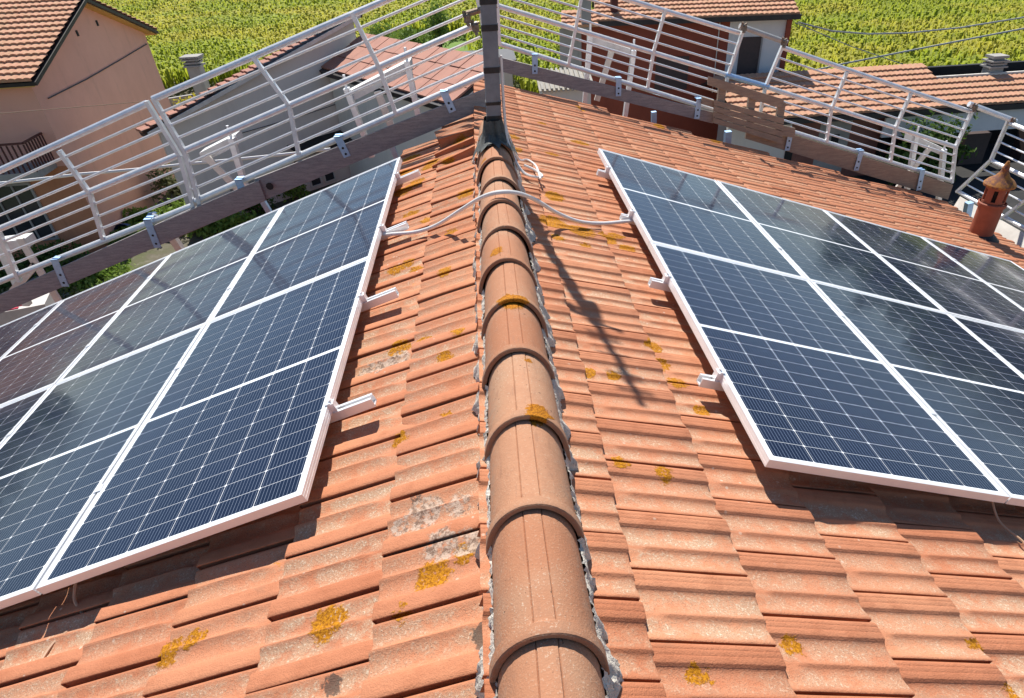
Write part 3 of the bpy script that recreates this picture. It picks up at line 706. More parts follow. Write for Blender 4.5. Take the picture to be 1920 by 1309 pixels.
# ------------------------------------------------------------------ long low shed (right)
def long_shed():
    t = thing('long_tiled_shed', 'long low shed with sunlit tiled roof at the right edge', 'shed', (14, 24, GZ))
    sl = math.tan(R(18)); z = Vector((0, 0, 1)); upv = Vector((0, 1, sl)).normalized(); Y0 = 22.4; Ez = -5.0; x0, xm, x1 = 8.6, 16.9, 26.0
    k = math.hypot(1, sl)
    slab((x0, Y0, Ez), (1, 0, 0), upv, xm-x0, 2.8*k, .09).build('roof', M['fascia'], t)
    tiled('roof_tiles', (x0, Y0, Ez+.02), (1, 0, 0), upv, xm-x0, 2.8*k, t, .36, .2)
    slab((xm, Y0, Ez), (1, 0, 0), upv, x1-xm, 1.75*k, .09).build('lower_roof', M['fascia'], t)
    tiled('lower_roof_tiles', (xm, Y0, Ez+.02), (1, 0, 0), upv, x1-xm, 1.75*k, t, .36, .2)
    MB().bar((xm, Y0+1.78, Ez+1.75*sl+.06), (x1, Y0+1.78, Ez+1.75*sl+.06), .1, .1).build('ridge_flashing', M['wood_pale'], t)
    MB().bar((x0, Y0-.05, Ez-.10), (x1, Y0-.05, Ez-.10), .14, .18).build('gutter', M['fascia'], t)
    xs = [8.6, 11.0, 12.1, 13.3, 14.6]; ms = ['greywall', 'brickwall', 'concrete', 'brickwall']
    for a, b, mm in zip(xs[:-1], xs[1:], ms):
        MB().hexa([(a, 22.95, GZ), (b, 22.95, GZ), (b, 23.15, GZ), (a, 23.15, GZ), (a, 22.95, Ez), (b, 22.95, Ez), (b, 23.15, Ez), (a, 23.15, Ez)]).build('wall', M[mm], t)
    for x in (11.05, 12.75): MB().box((x, 22.93, -6.3), (.28, .05, .9)).build('wall_slot', M['dark'], t)
    # white lintel board and dark open bay
    MB().hexa([(14.3, 22.5, -5.95), (x1, 22.5, -5.95), (x1, 22.6, -5.95), (14.3, 22.6, -5.95), (14.3, 22.5, -5.22), (x1, 22.5, -5.22), (x1, 22.6, -5.22), (14.3, 22.6, -5.22)]).build('lintel', M['whitewall'], t)
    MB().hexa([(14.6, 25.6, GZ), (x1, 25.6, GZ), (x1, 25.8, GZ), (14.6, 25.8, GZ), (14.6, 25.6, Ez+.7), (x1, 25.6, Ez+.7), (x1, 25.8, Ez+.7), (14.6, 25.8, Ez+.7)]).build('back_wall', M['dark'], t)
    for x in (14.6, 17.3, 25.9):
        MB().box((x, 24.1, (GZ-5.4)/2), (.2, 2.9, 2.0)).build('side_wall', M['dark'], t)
    for x in (18.8, 21.4, 24.0): MB().box((x, 23.6, -6.9), (1.0, .6, 1.2)).build('stored_crate', M['door'], t)
    # roof back slope
    slab((x0, 28.0, Ez), (1, 0, 0), Vector((0, -1, sl)).normalized(), xm-x0, 2.8*k, .09).build('roof', M['fascia'], t)
    c = (19.31, 24.45)
    ch = MB().box((*c, -4.45), (.52, .45, .55)).build('chimney', M['concrete'], t)
    MB().box((*c, -4.14), (.70, .62, .05)).box((*c, -4.04), (.6, .54, .05)).box((*c, -3.94), (.70, .62, .05)).box((*c, -3.80), (.60, .52, .09)).box((*c, -4.0), (.4, .34, .35)).build('chimney_cap', M['concrete'], ch)
long_shed()
pc = thing('porch_canopy', 'small canopy with pale sheet top and yellow posts beyond the roof edge', 'canopy', (9.9, 24.9, GZ))
MB().hexa([(9.3, 24.1, -6.0), (10.5, 24.1, -6.0), (10.6, 25.6, -5.8), (9.4, 25.6, -5.8), (9.3, 24.1, -5.93), (10.5, 24.1, -5.93), (10.6, 25.6, -5.73), (9.4, 25.6, -5.73)]).build('canopy_top', M['galv_sky_tint'], pc)
MB().bar((9.25, 24.07, -6.05), (10.55, 24.07, -6.05), .06, .1).build('front_beam', M['yellow_frame'], pc)
for x in (9.4, 10.1, 10.45): MB().box((x, 24.12, -6.77), (.09, .09, 1.4)).build('post', M['yellow_frame'], pc)

# cables in the air
def cable(label, pts, r, mat, sag=0):
    P = []
    for a, b in zip(pts[:-1], pts[1:]):
        a, b = Vector(a), Vector(b)
        for k in range(6):
            u = k/6; P.append(a.lerp(b, u)-Vector((0, 0, sag*4*u*(1-u))))
    P.append(Vector(pts[-1]))
    o = MB().tube(P, r, 6).build('overhead_cable', M[mat]); tag(o, label, 'cable', 'cables strung in the air')
cable('upper grey cable sagging from the red house across the field', [(12.6, 27.4, -2.7), (13.88, 27, -3.02), (15.4, 27, -3.2), (17.05, 27, -3.25), (19.27, 27, -3.17), (22.5, 27, -2.87)], .03, 'wire_grey')
cable('thick grey cable rising to the right over the long tiled shed', [(10.66, 27, -4.81), (12.87, 27, -4.53), (14.62, 27, -4.26), (17.7, 27, -3.87), (22.6, 27, -3.27)], .034, 'wire_grey')
cable('thin cable dropping to the right across the shed tiles', [(12.27, 27, -2.64), (14.68, 27, -3.57), (17.94, 27, -4.64), (23.45, 27, -5.97)], .018, 'wire_grey')
cable('pale twisted cable passing behind the left guard rail', [(-10.2, 13, -2.66), (-8.03, 13, -2.57), (-5.89, 13, -2.51), (-3.19, 13, -2.41)], .028, 'conduit', .01)
cable('hair thin wire crossing in front of the pink wall', [(-10.6, 15, -1.8), (-7.29, 15, -1.73)], .008, 'wire')

# clutter in the left yard
tp = MB(); g_ = random.Random(2)
nx_, ny_ = 9, 7; vs = [(-13.2+i*.16, 21.7+j*.16, -7.25+.35*math.sin(i*.7)*math.cos(j*.6)+g_.uniform(-.04, .04)+.1) for j in range(ny_) for i in range(nx_)]
tp.add(vs, [(j*nx_+i, j*nx_+i+1, (j+1)*nx_+i+1, (j+1)*nx_+i) for j in range(ny_-1) for i in range(nx_-1)], True)
tag(tp.build('tarp', M['tarp']), 'crumpled blue tarp among the plants at the left', 'tarp')

# ------------------------------------------------------------------ own house
house = thing('tiled_house', 'house in the foreground with terracotta tiled gable roof and mortared ridge', 'house', (0, 4, GZ))
RY0 = -1.6
def yedge(side, x):
    if side > 0: return 7.20+.12*x
    return 6.75 if abs(x) < .40 else (5.80 if abs(x) < .80 else 5.06)
SR0, SL0, PS, PR = .266, .466, .365, .218
NR, NL = 17, 16
EXR, EXL = (SR0+PS*NR)*CA, (SL0+PS*NL)*CA
b = MB()
def wallbox(x0, x1, y0, y1a, y1b):
    pass
wl = MB()
xr, xl = EXR-.25, -(EXL-.25)
zr, zl = ZT-xr*TA-.12, ZT+xl*TA-.12
# gable ends and eave walls
wl.add([(xl, RY0, GZ), (xr, RY0, GZ), (xr, RY0, zr), (0, RY0, ZT-.12), (xl, RY0, zl)], [(0, 1, 2, 3, 4)])
yb = [6.95, 6.95+.11*xr]
wl.add([(0, yb[0], GZ), (xr, yb[1], GZ), (xr, yb[1], zr), (0, yb[0], ZT-.12)], [(0, 3, 2, 1)])
wl.add([(xl, 4.9, GZ), (-.76, 4.9, GZ), (-.76, 4.9, ZT-.76*TA-.12), (xl, 4.9, zl)], [(0, 3, 2, 1)])
wl.add([(-.76, 4.9, GZ), (-.76, 5.6, GZ), (-.76, 5.6, ZT-.76*TA-.12), (-.76, 4.9, ZT-.76*TA-.12)], [(0, 3, 2, 1)])
wl.add([(-.76, 5.6, GZ), (-.36, 5.6, GZ), (-.36, 5.6, ZT-.36*TA-.12), (-.76, 5.6, ZT-.76*TA-.12)], [(0, 3, 2, 1)])
wl.add([(-.36, 5.6, GZ), (-.36, 6.6, GZ), (-.36, 6.6, ZT-.36*TA-.12), (-.36, 5.6, ZT-.36*TA-.12)], [(0, 3, 2, 1)])
wl.add([(-.36, 6.6, GZ), (0, 6.6, GZ), (0, 6.6, ZT-.12), (-.36, 6.6, ZT-.36*TA-.12)], [(0, 3, 2, 1)])
wl.add([(xr, RY0, GZ), (xr, yb[1], GZ), (xr, yb[1], zr), (xr, RY0, zr)], [(0, 1, 2, 3)])
wl.add([(xl, RY0, GZ), (xl, 4.9, GZ), (xl, 4.9, zl), (xl, RY0, zl)], [(0, 3, 2, 1)])
wl.build('wall', M['ownwall'], house)
dk = MB()
def deck(side, smax, yfun, xs):
    for a, c in zip(xs[:-1], xs[1:]):
        q = []
        for h in (-.10, -.022):
            for ss, yy in ((a, RY0), (c, RY0), (c, yfun(side, c*CA-1e-4)-.05), (a, yfun(side, a*CA+1e-4)-.05)):
                q.append(rp(side, ss, yy, h))
        dk.hexa(q)
deck(1, 0, yedge, [0, SR0+PS*NR-.04]); deck(-1, 0, yedge, [0, .40/CA]); deck(-1, 0, yedge, [.40/CA+.001, .80/CA]); deck(-1, 0, yedge, [.80/CA+.001, SL0+PS*NL-.04])
roof = dk.build('roof', M['under'], house)

# tile: local x down the slope, y across (towards +y for the left slope), z up
def prof(roll, grooves, rib=0.0):
    a = [(.007, -.012, 0), (.007, roll-.0085, 0), (0, roll-.0055, 0), (0, roll-.0022, 0), (.0025, roll-.0004, 0)]
    if grooves: a += [(.014, roll, 0), (.0152, roll-.0008, 0), (.0168, roll-.0008, 0), (.0176, roll, 0), (.031, roll, 0), (.0322, roll-.0008, 0), (.0338, roll-.0008, 0), (.0346, roll, 0)]
    else: a += [(.015, roll+.0002, 0), (.033, roll, 0)]
    return a+[(.0500, roll-.0004, 0), (.0530, roll-.0020, 0), (.0575, .0120, .15), (.0660, .0078, .55), (.0780, .0060, .85), (.0950, .0068, 1), (.1120, .0098, 1), (.1240, .0130+rib*.55, .6), (.1310, .0148+rib, .1), (.1340, .0142+rib, 0), (.1390, .0092, .2), (.1470, .0056, .6), (.1580, .0048, .85), (.1720, .0070, 1), (.1880, .0120, 1), (.2000, .0162, .3), (.2060, .0170, 0), (.2082, .0158, 0), (.2082, .0128, 0), (.2025, .0105, 0), (.2025, -.012, 0)]
PROFS = {1: prof(.0205, True), -1: prof(.0250, False, .0042)}
US = [(0, -.004), (.050, 0), (.103, 0), (.118, 0), (.140, 0), (.30, 0), (.4155, 0), (.4225, -.0035)]
TL = .4225
def tile_geo(side, var):
    g_ = random.Random(var*17+side)
    vs = []; pan = []; PROF = PROFS[side]
    nP, nU = len(PROF), len(US)
    k = lambda u: max(0, min(1, (u-.105)/.035))
    for u, dh in US:
        f = k(u)
        for v, h, p in PROF:
            if .118 < v < .165:      # the middle rib fades out towards the head of the tile
                base = .0112+(v-.118)*-.03
                h = base+(h-base)*f; 
            hh = h+dh+.0225*u/TL+(.0008*math.sin(u*21+var)+.0006*math.sin(v*60+var*2))
            vs.append((side*u, (-v if side > 0 else v), hh)); pan.append(p*(1 if u > .04 else .7))
    fs = []
    for i in range(nU-1):
        for j in range(nP-1):
            a = i*nP+j; q = (a, a+nP, a+nP+1, a+1)
            fs.append(q if side*(-1 if side > 0 else 1) < 0 and False else q)
    b0 = len(vs); u, dh = US[-1]
    for v, h, p in PROF:
        vs.append((side*(u-.001), (-v if side > 0 else v), .0225-.016)); pan.append(0)
    fs += [((nU-1)*nP+j, b0+j, b0+j+1, (nU-1)*nP+j+1) for j in range(nP-1)]
    b1 = len(vs)
    for u, dh in US:                              # side face under the roll
        vs.append((side*u, (-.007 if side > 0 else .007), -.03)); pan.append(0)
    fs += [(i*nP, b1+i, b1+i+1, (i+1)*nP) for i in range(nU-1)]
    return vs, fs, pan
def tile_mesh(side, var, mat):
    vs, fs, pan = tile_geo(side, var)
    me = bpy.data.meshes.new('tile'); me.from_pydata(vs, [], fs)
    bm = bmesh.new(); bm.from_mesh(me); bmesh.ops.recalc_face_normals(bm, faces=bm.faces)
    if sum(f.normal.z for f in bm.faces) < 0: bmesh.ops.reverse_faces(bm, faces=bm.faces)
    bm.to_mesh(me); bm.free()
    me.polygons.foreach_set('use_smooth', [True]*len(me.polygons)); me.set_sharp_from_angle(angle=R(38))
    a = me.attributes.new('pan', 'FLOAT', 'POINT'); a.data.foreach_set('value', pan)
    a = me.attributes.new('tint', 'FLOAT', 'POINT'); a.data.foreach_set('value', [var/5.0]*len(vs))
    me.materials.append(mat); return me
TM = {s_: [tile_mesh(s_, v, M['tile_r' if s_ > 0 else 'tile_l']) for v in range(6)] for s_ in (1, -1)}

# panel field limits, metres down the slope / along the ridge
PW, PL, PPX, PPY = 1.050, 1.779, 1.058, 1.787
ARR = {1: (.868, 1.475), -1: (.780, 1.499)}
NCOL = 4
def under_panel(side, s0, s1, y0, y1):   # wholly hidden
    a, c = ARR[side]; m_ = .28
    return s0 > a+.18 and s1 < a+NCOL*PPX-.2 and y0 > c+.28 and y1 < c+2*PPY-.25
allt = []
camp = Vector((-.0242, 0, 1.2089))
for side, S0, NC in ((1, SR0, NR), (-1, SL0, NL)):
    for c in range(NC+1):
        lip = S0+PS*c
        yo = {1: (.954, 1.066), -1: (1.02, 1.148)}[side][c % 2]
        k0 = int(math.floor((RY0-yo)/PR)); k1 = int(math.ceil((9-yo)/PR))
        for k in range(k0, k1):
            ya = yo+k*PR                                    # the gap line; tile spans ya .. ya+PR
            xm = (lip-.2)*CA
            if ya+PR > yedge(side, max(.01, xm))+.06: continue
            if lip-.36 < .02 and side > 0 and False: continue
            g_ = random.Random(c*1009+k*31+side)
            loc = rp(side, lip-TL, ya+(PR if side > 0 else 0)-(.0 if side > 0 else 0), 0)
            loc += Vector((g_.uniform(-.004, .004), g_.uniform(-.0015, .0015), 0))
            w_ = rp(side, lip-.18, ya+PR/2)
            v_ = w_-camp; dep = v_.dot(fw)
            if dep > .15:
                px = 960+69.9+1179.8*v_.dot(r2)/dep; py = 654.5+41-1179.8*v_.dot(u2)/dep
                vis = -60 < px < 1980 and -20 < py < 1380
            else: vis = False
            hid = under_panel(side, lip-.36, lip, ya, ya+PR)
            nrm = Vector((side*SA, 0, CA)); score = (-(v_.normalized()).dot(nrm))/v_.length_squared if vis and not hid else 0
            tilt = (g_.gauss(0, .005), g_.gauss(0, .004), g_.gauss(0, .004))
            allt.append([score, side, loc, g_.randrange(6), tilt, c])
allt.sort(key=lambda r_: -r_[0])
joined = {1: [], -1: []}
for i, (score, side, loc, var, tilt, c) in enumerate(allt):
    mw = Matrix.Translation(loc) @ Matrix.Rotation(side*A+tilt[0], 4, 'Y') @ Matrix.Rotation(tilt[1], 4, 'X') @ Matrix.Rotation(tilt[2], 4, 'Z')
    if i < 300 and score > 0:
        o = bpy.data.objects.new('tile', TM[side][var]); COL.objects.link(o)
        o.parent = roof; o.matrix_parent_inverse = Matrix.Identity(4); o.matrix_basis = mw
    else: joined[side].append((var, mw))
for side in (1, -1):
    vs, fs, pn, tn = [], [], [], []; off = 0
    cache = {}
    for var, mw in joined[side]:
        if var not in cache:
            me = TM[side][var]; co = np.empty(len(me.vertices)*3); me.vertices.foreach_get('co', co)
            cache[var] = (co.reshape(-1, 3), np.array([p.vertices[:] for p in me.polygons]), np.array([d_.value for d_ in me.attributes['pan'].data]))
        co, fa, pa = cache[var]; mm = np.array(mw)
        vs.append(co@mm[:3, :3].T+mm[:3, 3]); fs.append(fa+off); pn.append(pa); tn.append(np.full(len(co), NPR.uniform(0, 1))); off += len(co)
    V = np.concatenate(vs); F = np.concatenate(fs).astype(np.int32)
    me = bpy.data.meshes.new('more_tiles'); me.vertices.add(len(V)); me.vertices.foreach_set('co', V.reshape(-1))
    me.loops.add(F.size); me.loops.foreach_set('vertex_index', F.reshape(-1)); me.polygons.add(len(F)); me.polygons.foreach_set('loop_start', (np.arange(len(F))*4).astype(np.int32))
    me.update(calc_edges=True)
    me.polygons.foreach_set('use_smooth', [True]*len(F)); me.set_sharp_from_angle(angle=R(38))
    a = me.attributes.new('pan', 'FLOAT', 'POINT'); a.data.foreach_set('value', np.concatenate(pn).astype(np.float32))
    a = me.attributes.new('tint', 'FLOAT', 'POINT'); a.data.foreach_set('value', np.concatenate(tn).astype(np.float32))
    me.materials.append(M['tile_r' if side > 0 else 'tile_l'])
    o = link('more_tiles', me); o.parent = roof; stuff(o)

# ridge tiles
RT = .352
def ridge_mesh(var):
    L = RT+.05
    xs = [-.0300, -.0268, -.0245, -.0222, -.011, .011, .0222, .0245, .0268, .0300]
    ths = sorted([math.pi*j/20 for j in range(21) if abs(math.cos(math.pi*j/20)) > .28]+[math.acos(-x/.126) for x in xs]); n = len(ths)-1
    ys = [(0, 'c'), (.004, 'c'), (.034, 'c'), (.042, 'b'), (.2, 'b'), (L-.01, 'b')]
    vs = []
    def ring(y, kind, dr=0):
        tp = 1-.055*(y/L); rw, rh = .126*tp, .228*tp
        if kind == 'c': rw += .0115; rh += .0105
        if kind == 'c0': rw += .0085; rh += .0075
        row = []
        for j in range(n+1):
            th = ths[j]
            x = -math.cos(th)*(rw+dr); z = math.sin(th)**.8*(rh+dr)-.228
            if kind == 'b':
                ax = -math.cos(th)*.126
                if abs(abs(ax)-.0245) < .0003: z -= .0030
                elif abs(ax) < .024: z += .0012
            row.append((x, y, z+.002*math.sin(var*3+y*9)))
        return row
    # extra columns for a crisp centre band come from uneven angles
    rows = [ring(0, 'i', -.004), ring(0, 'c0'), ring(.003, 'c'), ring(.032, 'c'), ring(.040, 'b'), ring(.12, 'b'), ring(.24, 'b'), ring(L, 'b')]
    fs = []; k = n+1
    for r_ in rows: vs += r_
    for i in range(len(rows)-1): fs += [(i*k+j, i*k+j+1, (i+1)*k+j+1, (i+1)*k+j) for j in range(n)]
    me = bpy.data.meshes.new('ridge_tile'); me.from_pydata(vs, [], fs)
    bm = bmesh.new(); bm.from_mesh(me); bmesh.ops.recalc_face_normals(bm, faces=bm.faces)
    if sum(f.normal.z for f in bm.faces) < 0: bmesh.ops.reverse_faces(bm, faces=bm.faces)
    bm.to_mesh(me); bm.free()
    me.polygons.foreach_set('use_smooth', [True]*len(me.polygons)); me.set_sharp_from_angle(angle=R(30))
    me.materials.append(M['ridge']); return me
RM = [ridge_mesh(v) for v in range(3)]
k = -6
while True:
    y = .7295+k*RT
    if y+RT > 5.0: break
    g_ = random.Random(k+50)
    o = bpy.data.objects.new('ridge_tile', RM[k % 3]); COL.objects.link(o); o.parent = roof
    if k == 10: pass
    o.location = (g_.uniform(-.005, .005), y+g_.uniform(-.006, .006), g_.uniform(-.002, .002)); o.rotation_euler = (g_.uniform(-.005, .005), g_.uniform(-.022, .022), g_.uniform(-.012, .012))
    k += 1

# mortar bedding both sides of the ridge tiles
def mortar(side, y0, y1, seed):
    g_ = np.random.default_rng(seed); n = int((y1-y0)/.008); s_ = MB(); vs = []
    w1 = w2 = 0.0
    for i in range(n+1):
        y = y0+(y1-y0)*i/n; w1 = w1*.85+g_.normal(0, .0035); w2 = w2*.7+g_.normal(0, .004); ph = ((y-.7295) % RT)/RT
        tp = 1-.055*ph; xi = .126*tp; wide = (.019 if side > 0 else .026)+w1*1.3+.010*(ph < .16)
        row = [(xi-.006, -.135), (xi+.002, -.150+w2*.6), (xi+wide*.35, -.175+w2), (xi+wide*.65, -.196+w2), (xi+wide*.9, -.216+w2*.6), (xi+wide+.004, -.245)]
        for k, (x, z) in enumerate(row):
            vs.append(Vector((side*(x+g_.normal(0, .0030)), y+g_.normal(0, .0020), z+g_.normal(0, .0045))))
    k_ = 6
    s_.add(vs, [(i*k_+j, (i+1)*k_+j, (i+1)*k_+j+1, i*k_+j+1) for i in range(n) for j in range(k_-1)], True)
    o = s_.build('mortar', M['mortar'], None, sharp=60); o.parent = roof
mortar(1, RY0, 4.9, 5); mortar(-1, RY0, 4.9, 6)

# loose tiles lifted beside the mast
def loose(label, side, s_, y, h, rx, ry, rz, var):
    o = bpy.data.objects.new('loose_roof_tile', TM[side][var]); COL.objects.link(o)
    o.matrix_basis = Matrix.Translation(rp(side, s_, y, h)) @ Matrix.Rotation(rz, 4, 'Z') @ Matrix.Rotation(side*A+ry, 4, 'Y') @ Matrix.Rotation(rx, 4, 'X')
    tag(o, label, 'roof tile', 'loose tiles beside the mast')
loose('lifted roof tile tilted up over a dark gap left of the mast foot', -1, .09, 4.80, .062, R(-5), R(-8), R(-12), 1)
loose('second lifted tile lying higher behind the tilted one, nearer the toe board', -1, .07, 5.08, .050, R(-3), R(-5), R(-6), 3)
loose('broken end of a tile leaning against the left side of the mast', -1, .02, 5.30, .050, R(5), R(4), R(9), 4)

# ------------------------------------------------------------------ solar panels
def panel_parts():
    fr = MB(); W, L, H = PW, PL, .035; t = .012; tb = .028
    for sx in (-1, 1):
        x = sx*(W/2-t/2)
        fr.box((x, 0, -H/2), (t, L, H))
        fr.box((sx*(W/2-.0011), 0, -.012), (.003, L*.999, .0022)); fr.box((sx*(W/2-.0011), 0, -.024), (.003, L*.999, .0022))
    for sy in (-1, 1):
        fr.box((0, sy*(L/2-t/2), -H/2), (W-2*t, t, H))
    f = fr.mesh('frame', M['alu'])
    sh_ = MB(); w, l = W/2-t+.001, L/2-t+.001
    sh_.hexa([(-w, -l, -.008), (w, -l, -.008), (w, l, -.008), (-w, l, -.008), (-w, -l, -.003), (w, -l, -.003), (w, l, -.003), (-w, l, -.003)])
    sm_ = sh_.mesh('backsheet', M['sheet'])
    cw, cl = (W-.052)/6, (L-.052-.020)/20
    a, b_, ch = cw/2-.0012, cl/2-.0011, .0045
    c = MB(); c.add([(-a+ch, -b_, 0), (a-ch, -b_, 0), (a, -b_+ch, 0), (a, b_-ch, 0), (a-ch, b_, 0), (-a+ch, b_, 0), (-a, b_-ch, 0), (-a, -b_+ch, 0)], [tuple(range(8))])
    cm = c.mesh('solar_cell', M['cell'])
    pos = []
    for i in range(6):
        for j in range(20):
            pos.append((-W/2+.026+cw*(i+.5), -L/2+.026+cl*(j+.5)+(.020 if j >= 10 else 0), -.0026))
    return f, sm_, cm, pos
PF, PS_, PC, PPOS = panel_parts()
ORD = ['first', 'second', 'third', 'fourth']
for side, nm in ((1, 'right'), (-1, 'left')):
    a0, y0 = ARR[side]
    for c in range(NCOL):
        for r_ in range(2):
            if r_ == 0 and c == 3: continue           # beyond the picture
            lab = 'solar panel in the %s row on the %s roof slope, %s panel from the ridge' % ('near' if r_ == 0 else 'far', nm, ORD[c])
            t = thing('solar_panel', lab, 'solar panel', group='solar panels on the two roof slopes', worldmesh=False)
            g_ = random.Random(c*7+r_*3+side)
            t.location = rp(side, a0+PPX*c+PW/2+g_.uniform(-.001, .001), y0+PPY*r_+PL/2, g_.uniform(-.001, .001), ZP)
            t.rotation_euler = (g_.gauss(0, .0015), side*A+g_.gauss(0, .0012), 0)
            link('frame', PF, t); link('backsheet', PS_, t)
            for p in PPOS:
                o = bpy.data.objects.new('solar_cell', PC); COL.objects.link(o); o.parent = t; o.location = p

# mounting rails with end clamps
RAILY = {-1: [1.975, 2.835, 3.70, 4.66], 1: [1.985, 2.83, 3.71, 4.56]}
LAST = {-1: .165, 1: .075}
for side, nm in ((1, 'right'), (-1, 'left')):
    for i, y in enumerate(RAILY[side]):
        a0 = ARR[side][0]; ext = LAST[side]+(.0, .01, -.01, .0)[i]
        t = thing('mounting_rail', 'aluminium mounting rail stub under the %s solar panels, %s from the camera' % (nm, ORD[i]), 'mounting rail', rp(side, a0-ext, y, -.06, ZP), 'mounting rails of the solar panels')
        q0, q1 = rp(side, a0-ext, y, -.0565, ZP), rp(side, a0+3.9, y, -.0565, ZP)
        nrm = Vector((side*SA, 0, CA))
        s_ = MB(); d_ = (q1-q0).normalized()
        s_.bar(q0-nrm*.016, q1-nrm*.016, .040, .006, nrm)
        for w_ in (-1, 1): s_.bar(q0+Vector((0, w_*.018, 0)), q1+Vector((0, w_*.018, 0)), .005, .040, nrm)
        for w_ in (-1, 1): s_.bar(q0+Vector((0, w_*.0125, 0))+nrm*.0175, q1+Vector((0, w_*.0125, 0))+nrm*.0175, .008, .005, nrm)
        s_.build('rail', M['alu'], t)
        c = MB(); e = rp(side, a0-.012, y, -.017, ZP)
        c.bar(e-nrm*.019, e+nrm*.019, .022, .034, Vector((0, 1, 0)))
        e2 = rp(side, a0-.002, y, .0045, ZP); c.bar(e2-d_*.012, e2+d_*.012, .034, .005, nrm)
        c.tube([rp(side, a0-.012, y, .006, ZP), rp(side, a0-.012, y, .014, ZP)], .006, 6)
        c.build('end_clamp', M['alu'], t)
        h = MB()
        for s0 in (a0+.25, a0+1.6, a0+2.9):
            h.bar(rp(side, s0, y, -.078, ZP), rp(side, s0, y, -.15, ZP), .03, .006, Vector((0, 1, 0)))
        h.build('roof_hook', M['alu'], t)
        for c_ in range(1, NCOL):
            m_ = MB(); e3 = rp(side, a0+PPX*c_-.004, y, .003, ZP); m_.bar(e3-d_*.016, e3+d_*.016, .04, .004, nrm); m_.build('mid_clamp', M['alu'], t)

# white conduit over the ridge, dangling wires
def spline(pts, n=8):
    P = [Vector(p) for p in pts]; out = []
    for i in range(len(P)-1):
        p0, p1, p2, p3 = P[max(i-1, 0)], P[i], P[i+1], P[min(i+2, len(P)-1)]
        for k in range(n):
            u = k/n; out.append(.5*((2*p1)+(-p0+p2)*u+(2*p0-5*p1+4*p2-p3)*u*u+(-p0+3*p1-3*p2+p3)*u**3))
    return out+[P[-1]]
tag(MB().tube(spline([(-.80, 3.70, -.36), (-.68, 3.66, -.335), (-.52, 3.62, -.315), (-.38, 3.55, -.25), (-.22, 3.40, -.11), (-.10, 3.28, -.005), (0, 3.235, .032), (.10, 3.27, .005), (.20, 3.40, -.09), (.32, 3.50, -.21), (.46, 3.56, -.30), (.62, 3.62, -.35), (.80, 3.68, -.375), (.92, 3.7, -.40)], 8), .0115, 9).build('conduit', M['conduit']), 'white flexible conduit arching over the ridge between both panel arrays', 'conduit')
tag(MB().tube(spline([(-1.62, 1.56, -.62), (-1.64, 1.50, -.70), (-1.60, 1.44, -.735), (-1.65, 1.36, -.735), (-1.66, 1.29, -.735)], 6), .0055, 6).build('loose_wire', M['wire']), 'short brown wire hanging from the left panels near the camera', 'wire')
tag(MB().tube(spline([(1.78, 1.52, -.67), (1.80, 1.45, -.755), (1.84, 1.36, -.775), (1.83, 1.30, -.775), (1.86, 1.20, -.78)], 6), .0045, 6).build('loose_wire', M['wire']), 'thin brown wire hanging below the near edge of the right panels', 'wire')

# ------------------------------------------------------------------ mast with wrapped foot
mx, my = 0.0, 4.36
mt = thing('antenna_mast', 'grey wrapped mast with black bands standing on the ridge', 'mast', (mx, my, -.1))
lean = lambda z: Vector((mx+.036*(z+.1), my, z))
def sq(z0, z1, w, name, mat, bev=.25, n=12):
    s_ = MB(); pr = []
    for z in (z0, z1):
        c = lean(z)
        for j in range(n):
            a = 2*math.pi*(j+.5)/n; x, y = math.cos(a), math.sin(a); mm = max(abs(x), abs(y))**.8
            pr.append(c+Vector((x/mm*w/2, y/mm*w/2, 0)))
    s_.add(pr, [tuple(range(n))[::-1], tuple(range(n, 2*n))]+[(i, (i+1) % n, n+(i+1) % n, n+i) for i in range(n)])
    return s_.build(name, M[mat], mt)
sq(.14, 1.02, .098, 'pole', 'mast')
MB().tube([lean(1.0), lean(2.1), lean(2.12), lean(2.72)], [.034, .034, .019, .017], 10).build('upper_pole', M['galv'], mt)
for z in (.405, .640): sq(z, z+.034, .106, 'tape_band', 'black')
sq(.215, .235, .104, 'tape_band', 'black')
sq(.78, .98, .108, 'tape_band', 'black')
sq(-.12, .15, .102, 'tarred_foot', 'bitumen_dk')
sk = MB(); g_ = random.Random(3); n_ = 26; rows = []
for i, (r_, z) in enumerate(((.060, .13), (.070, .05), (.092, -.03), (.122, -.11), (.150, -.19))):
    for j in range(n_):
        an = 2*math.pi*j/n_; rr = r_*(1+.10*math.sin(j*2.4+i)+g_.uniform(-.09, .09)*i*.5)
        x, y = rr*math.cos(an), rr*1.45*math.sin(an)
        zz = (z if i < 2 else max(z, .014-(max(0, abs(x)-.02)**2)*7.5))-g_.uniform(0, .010)
        rows.append((mx+x, my+y, zz))
sk.add(rows, [(i*n_+j, i*n_+(j+1) % n_, (i+1)*n_+(j+1) % n_, (i+1)*n_+j) for i in range(4) for j in range(n_)], True)
sk.build('flashing_skirt', M['bitumen'], mt)
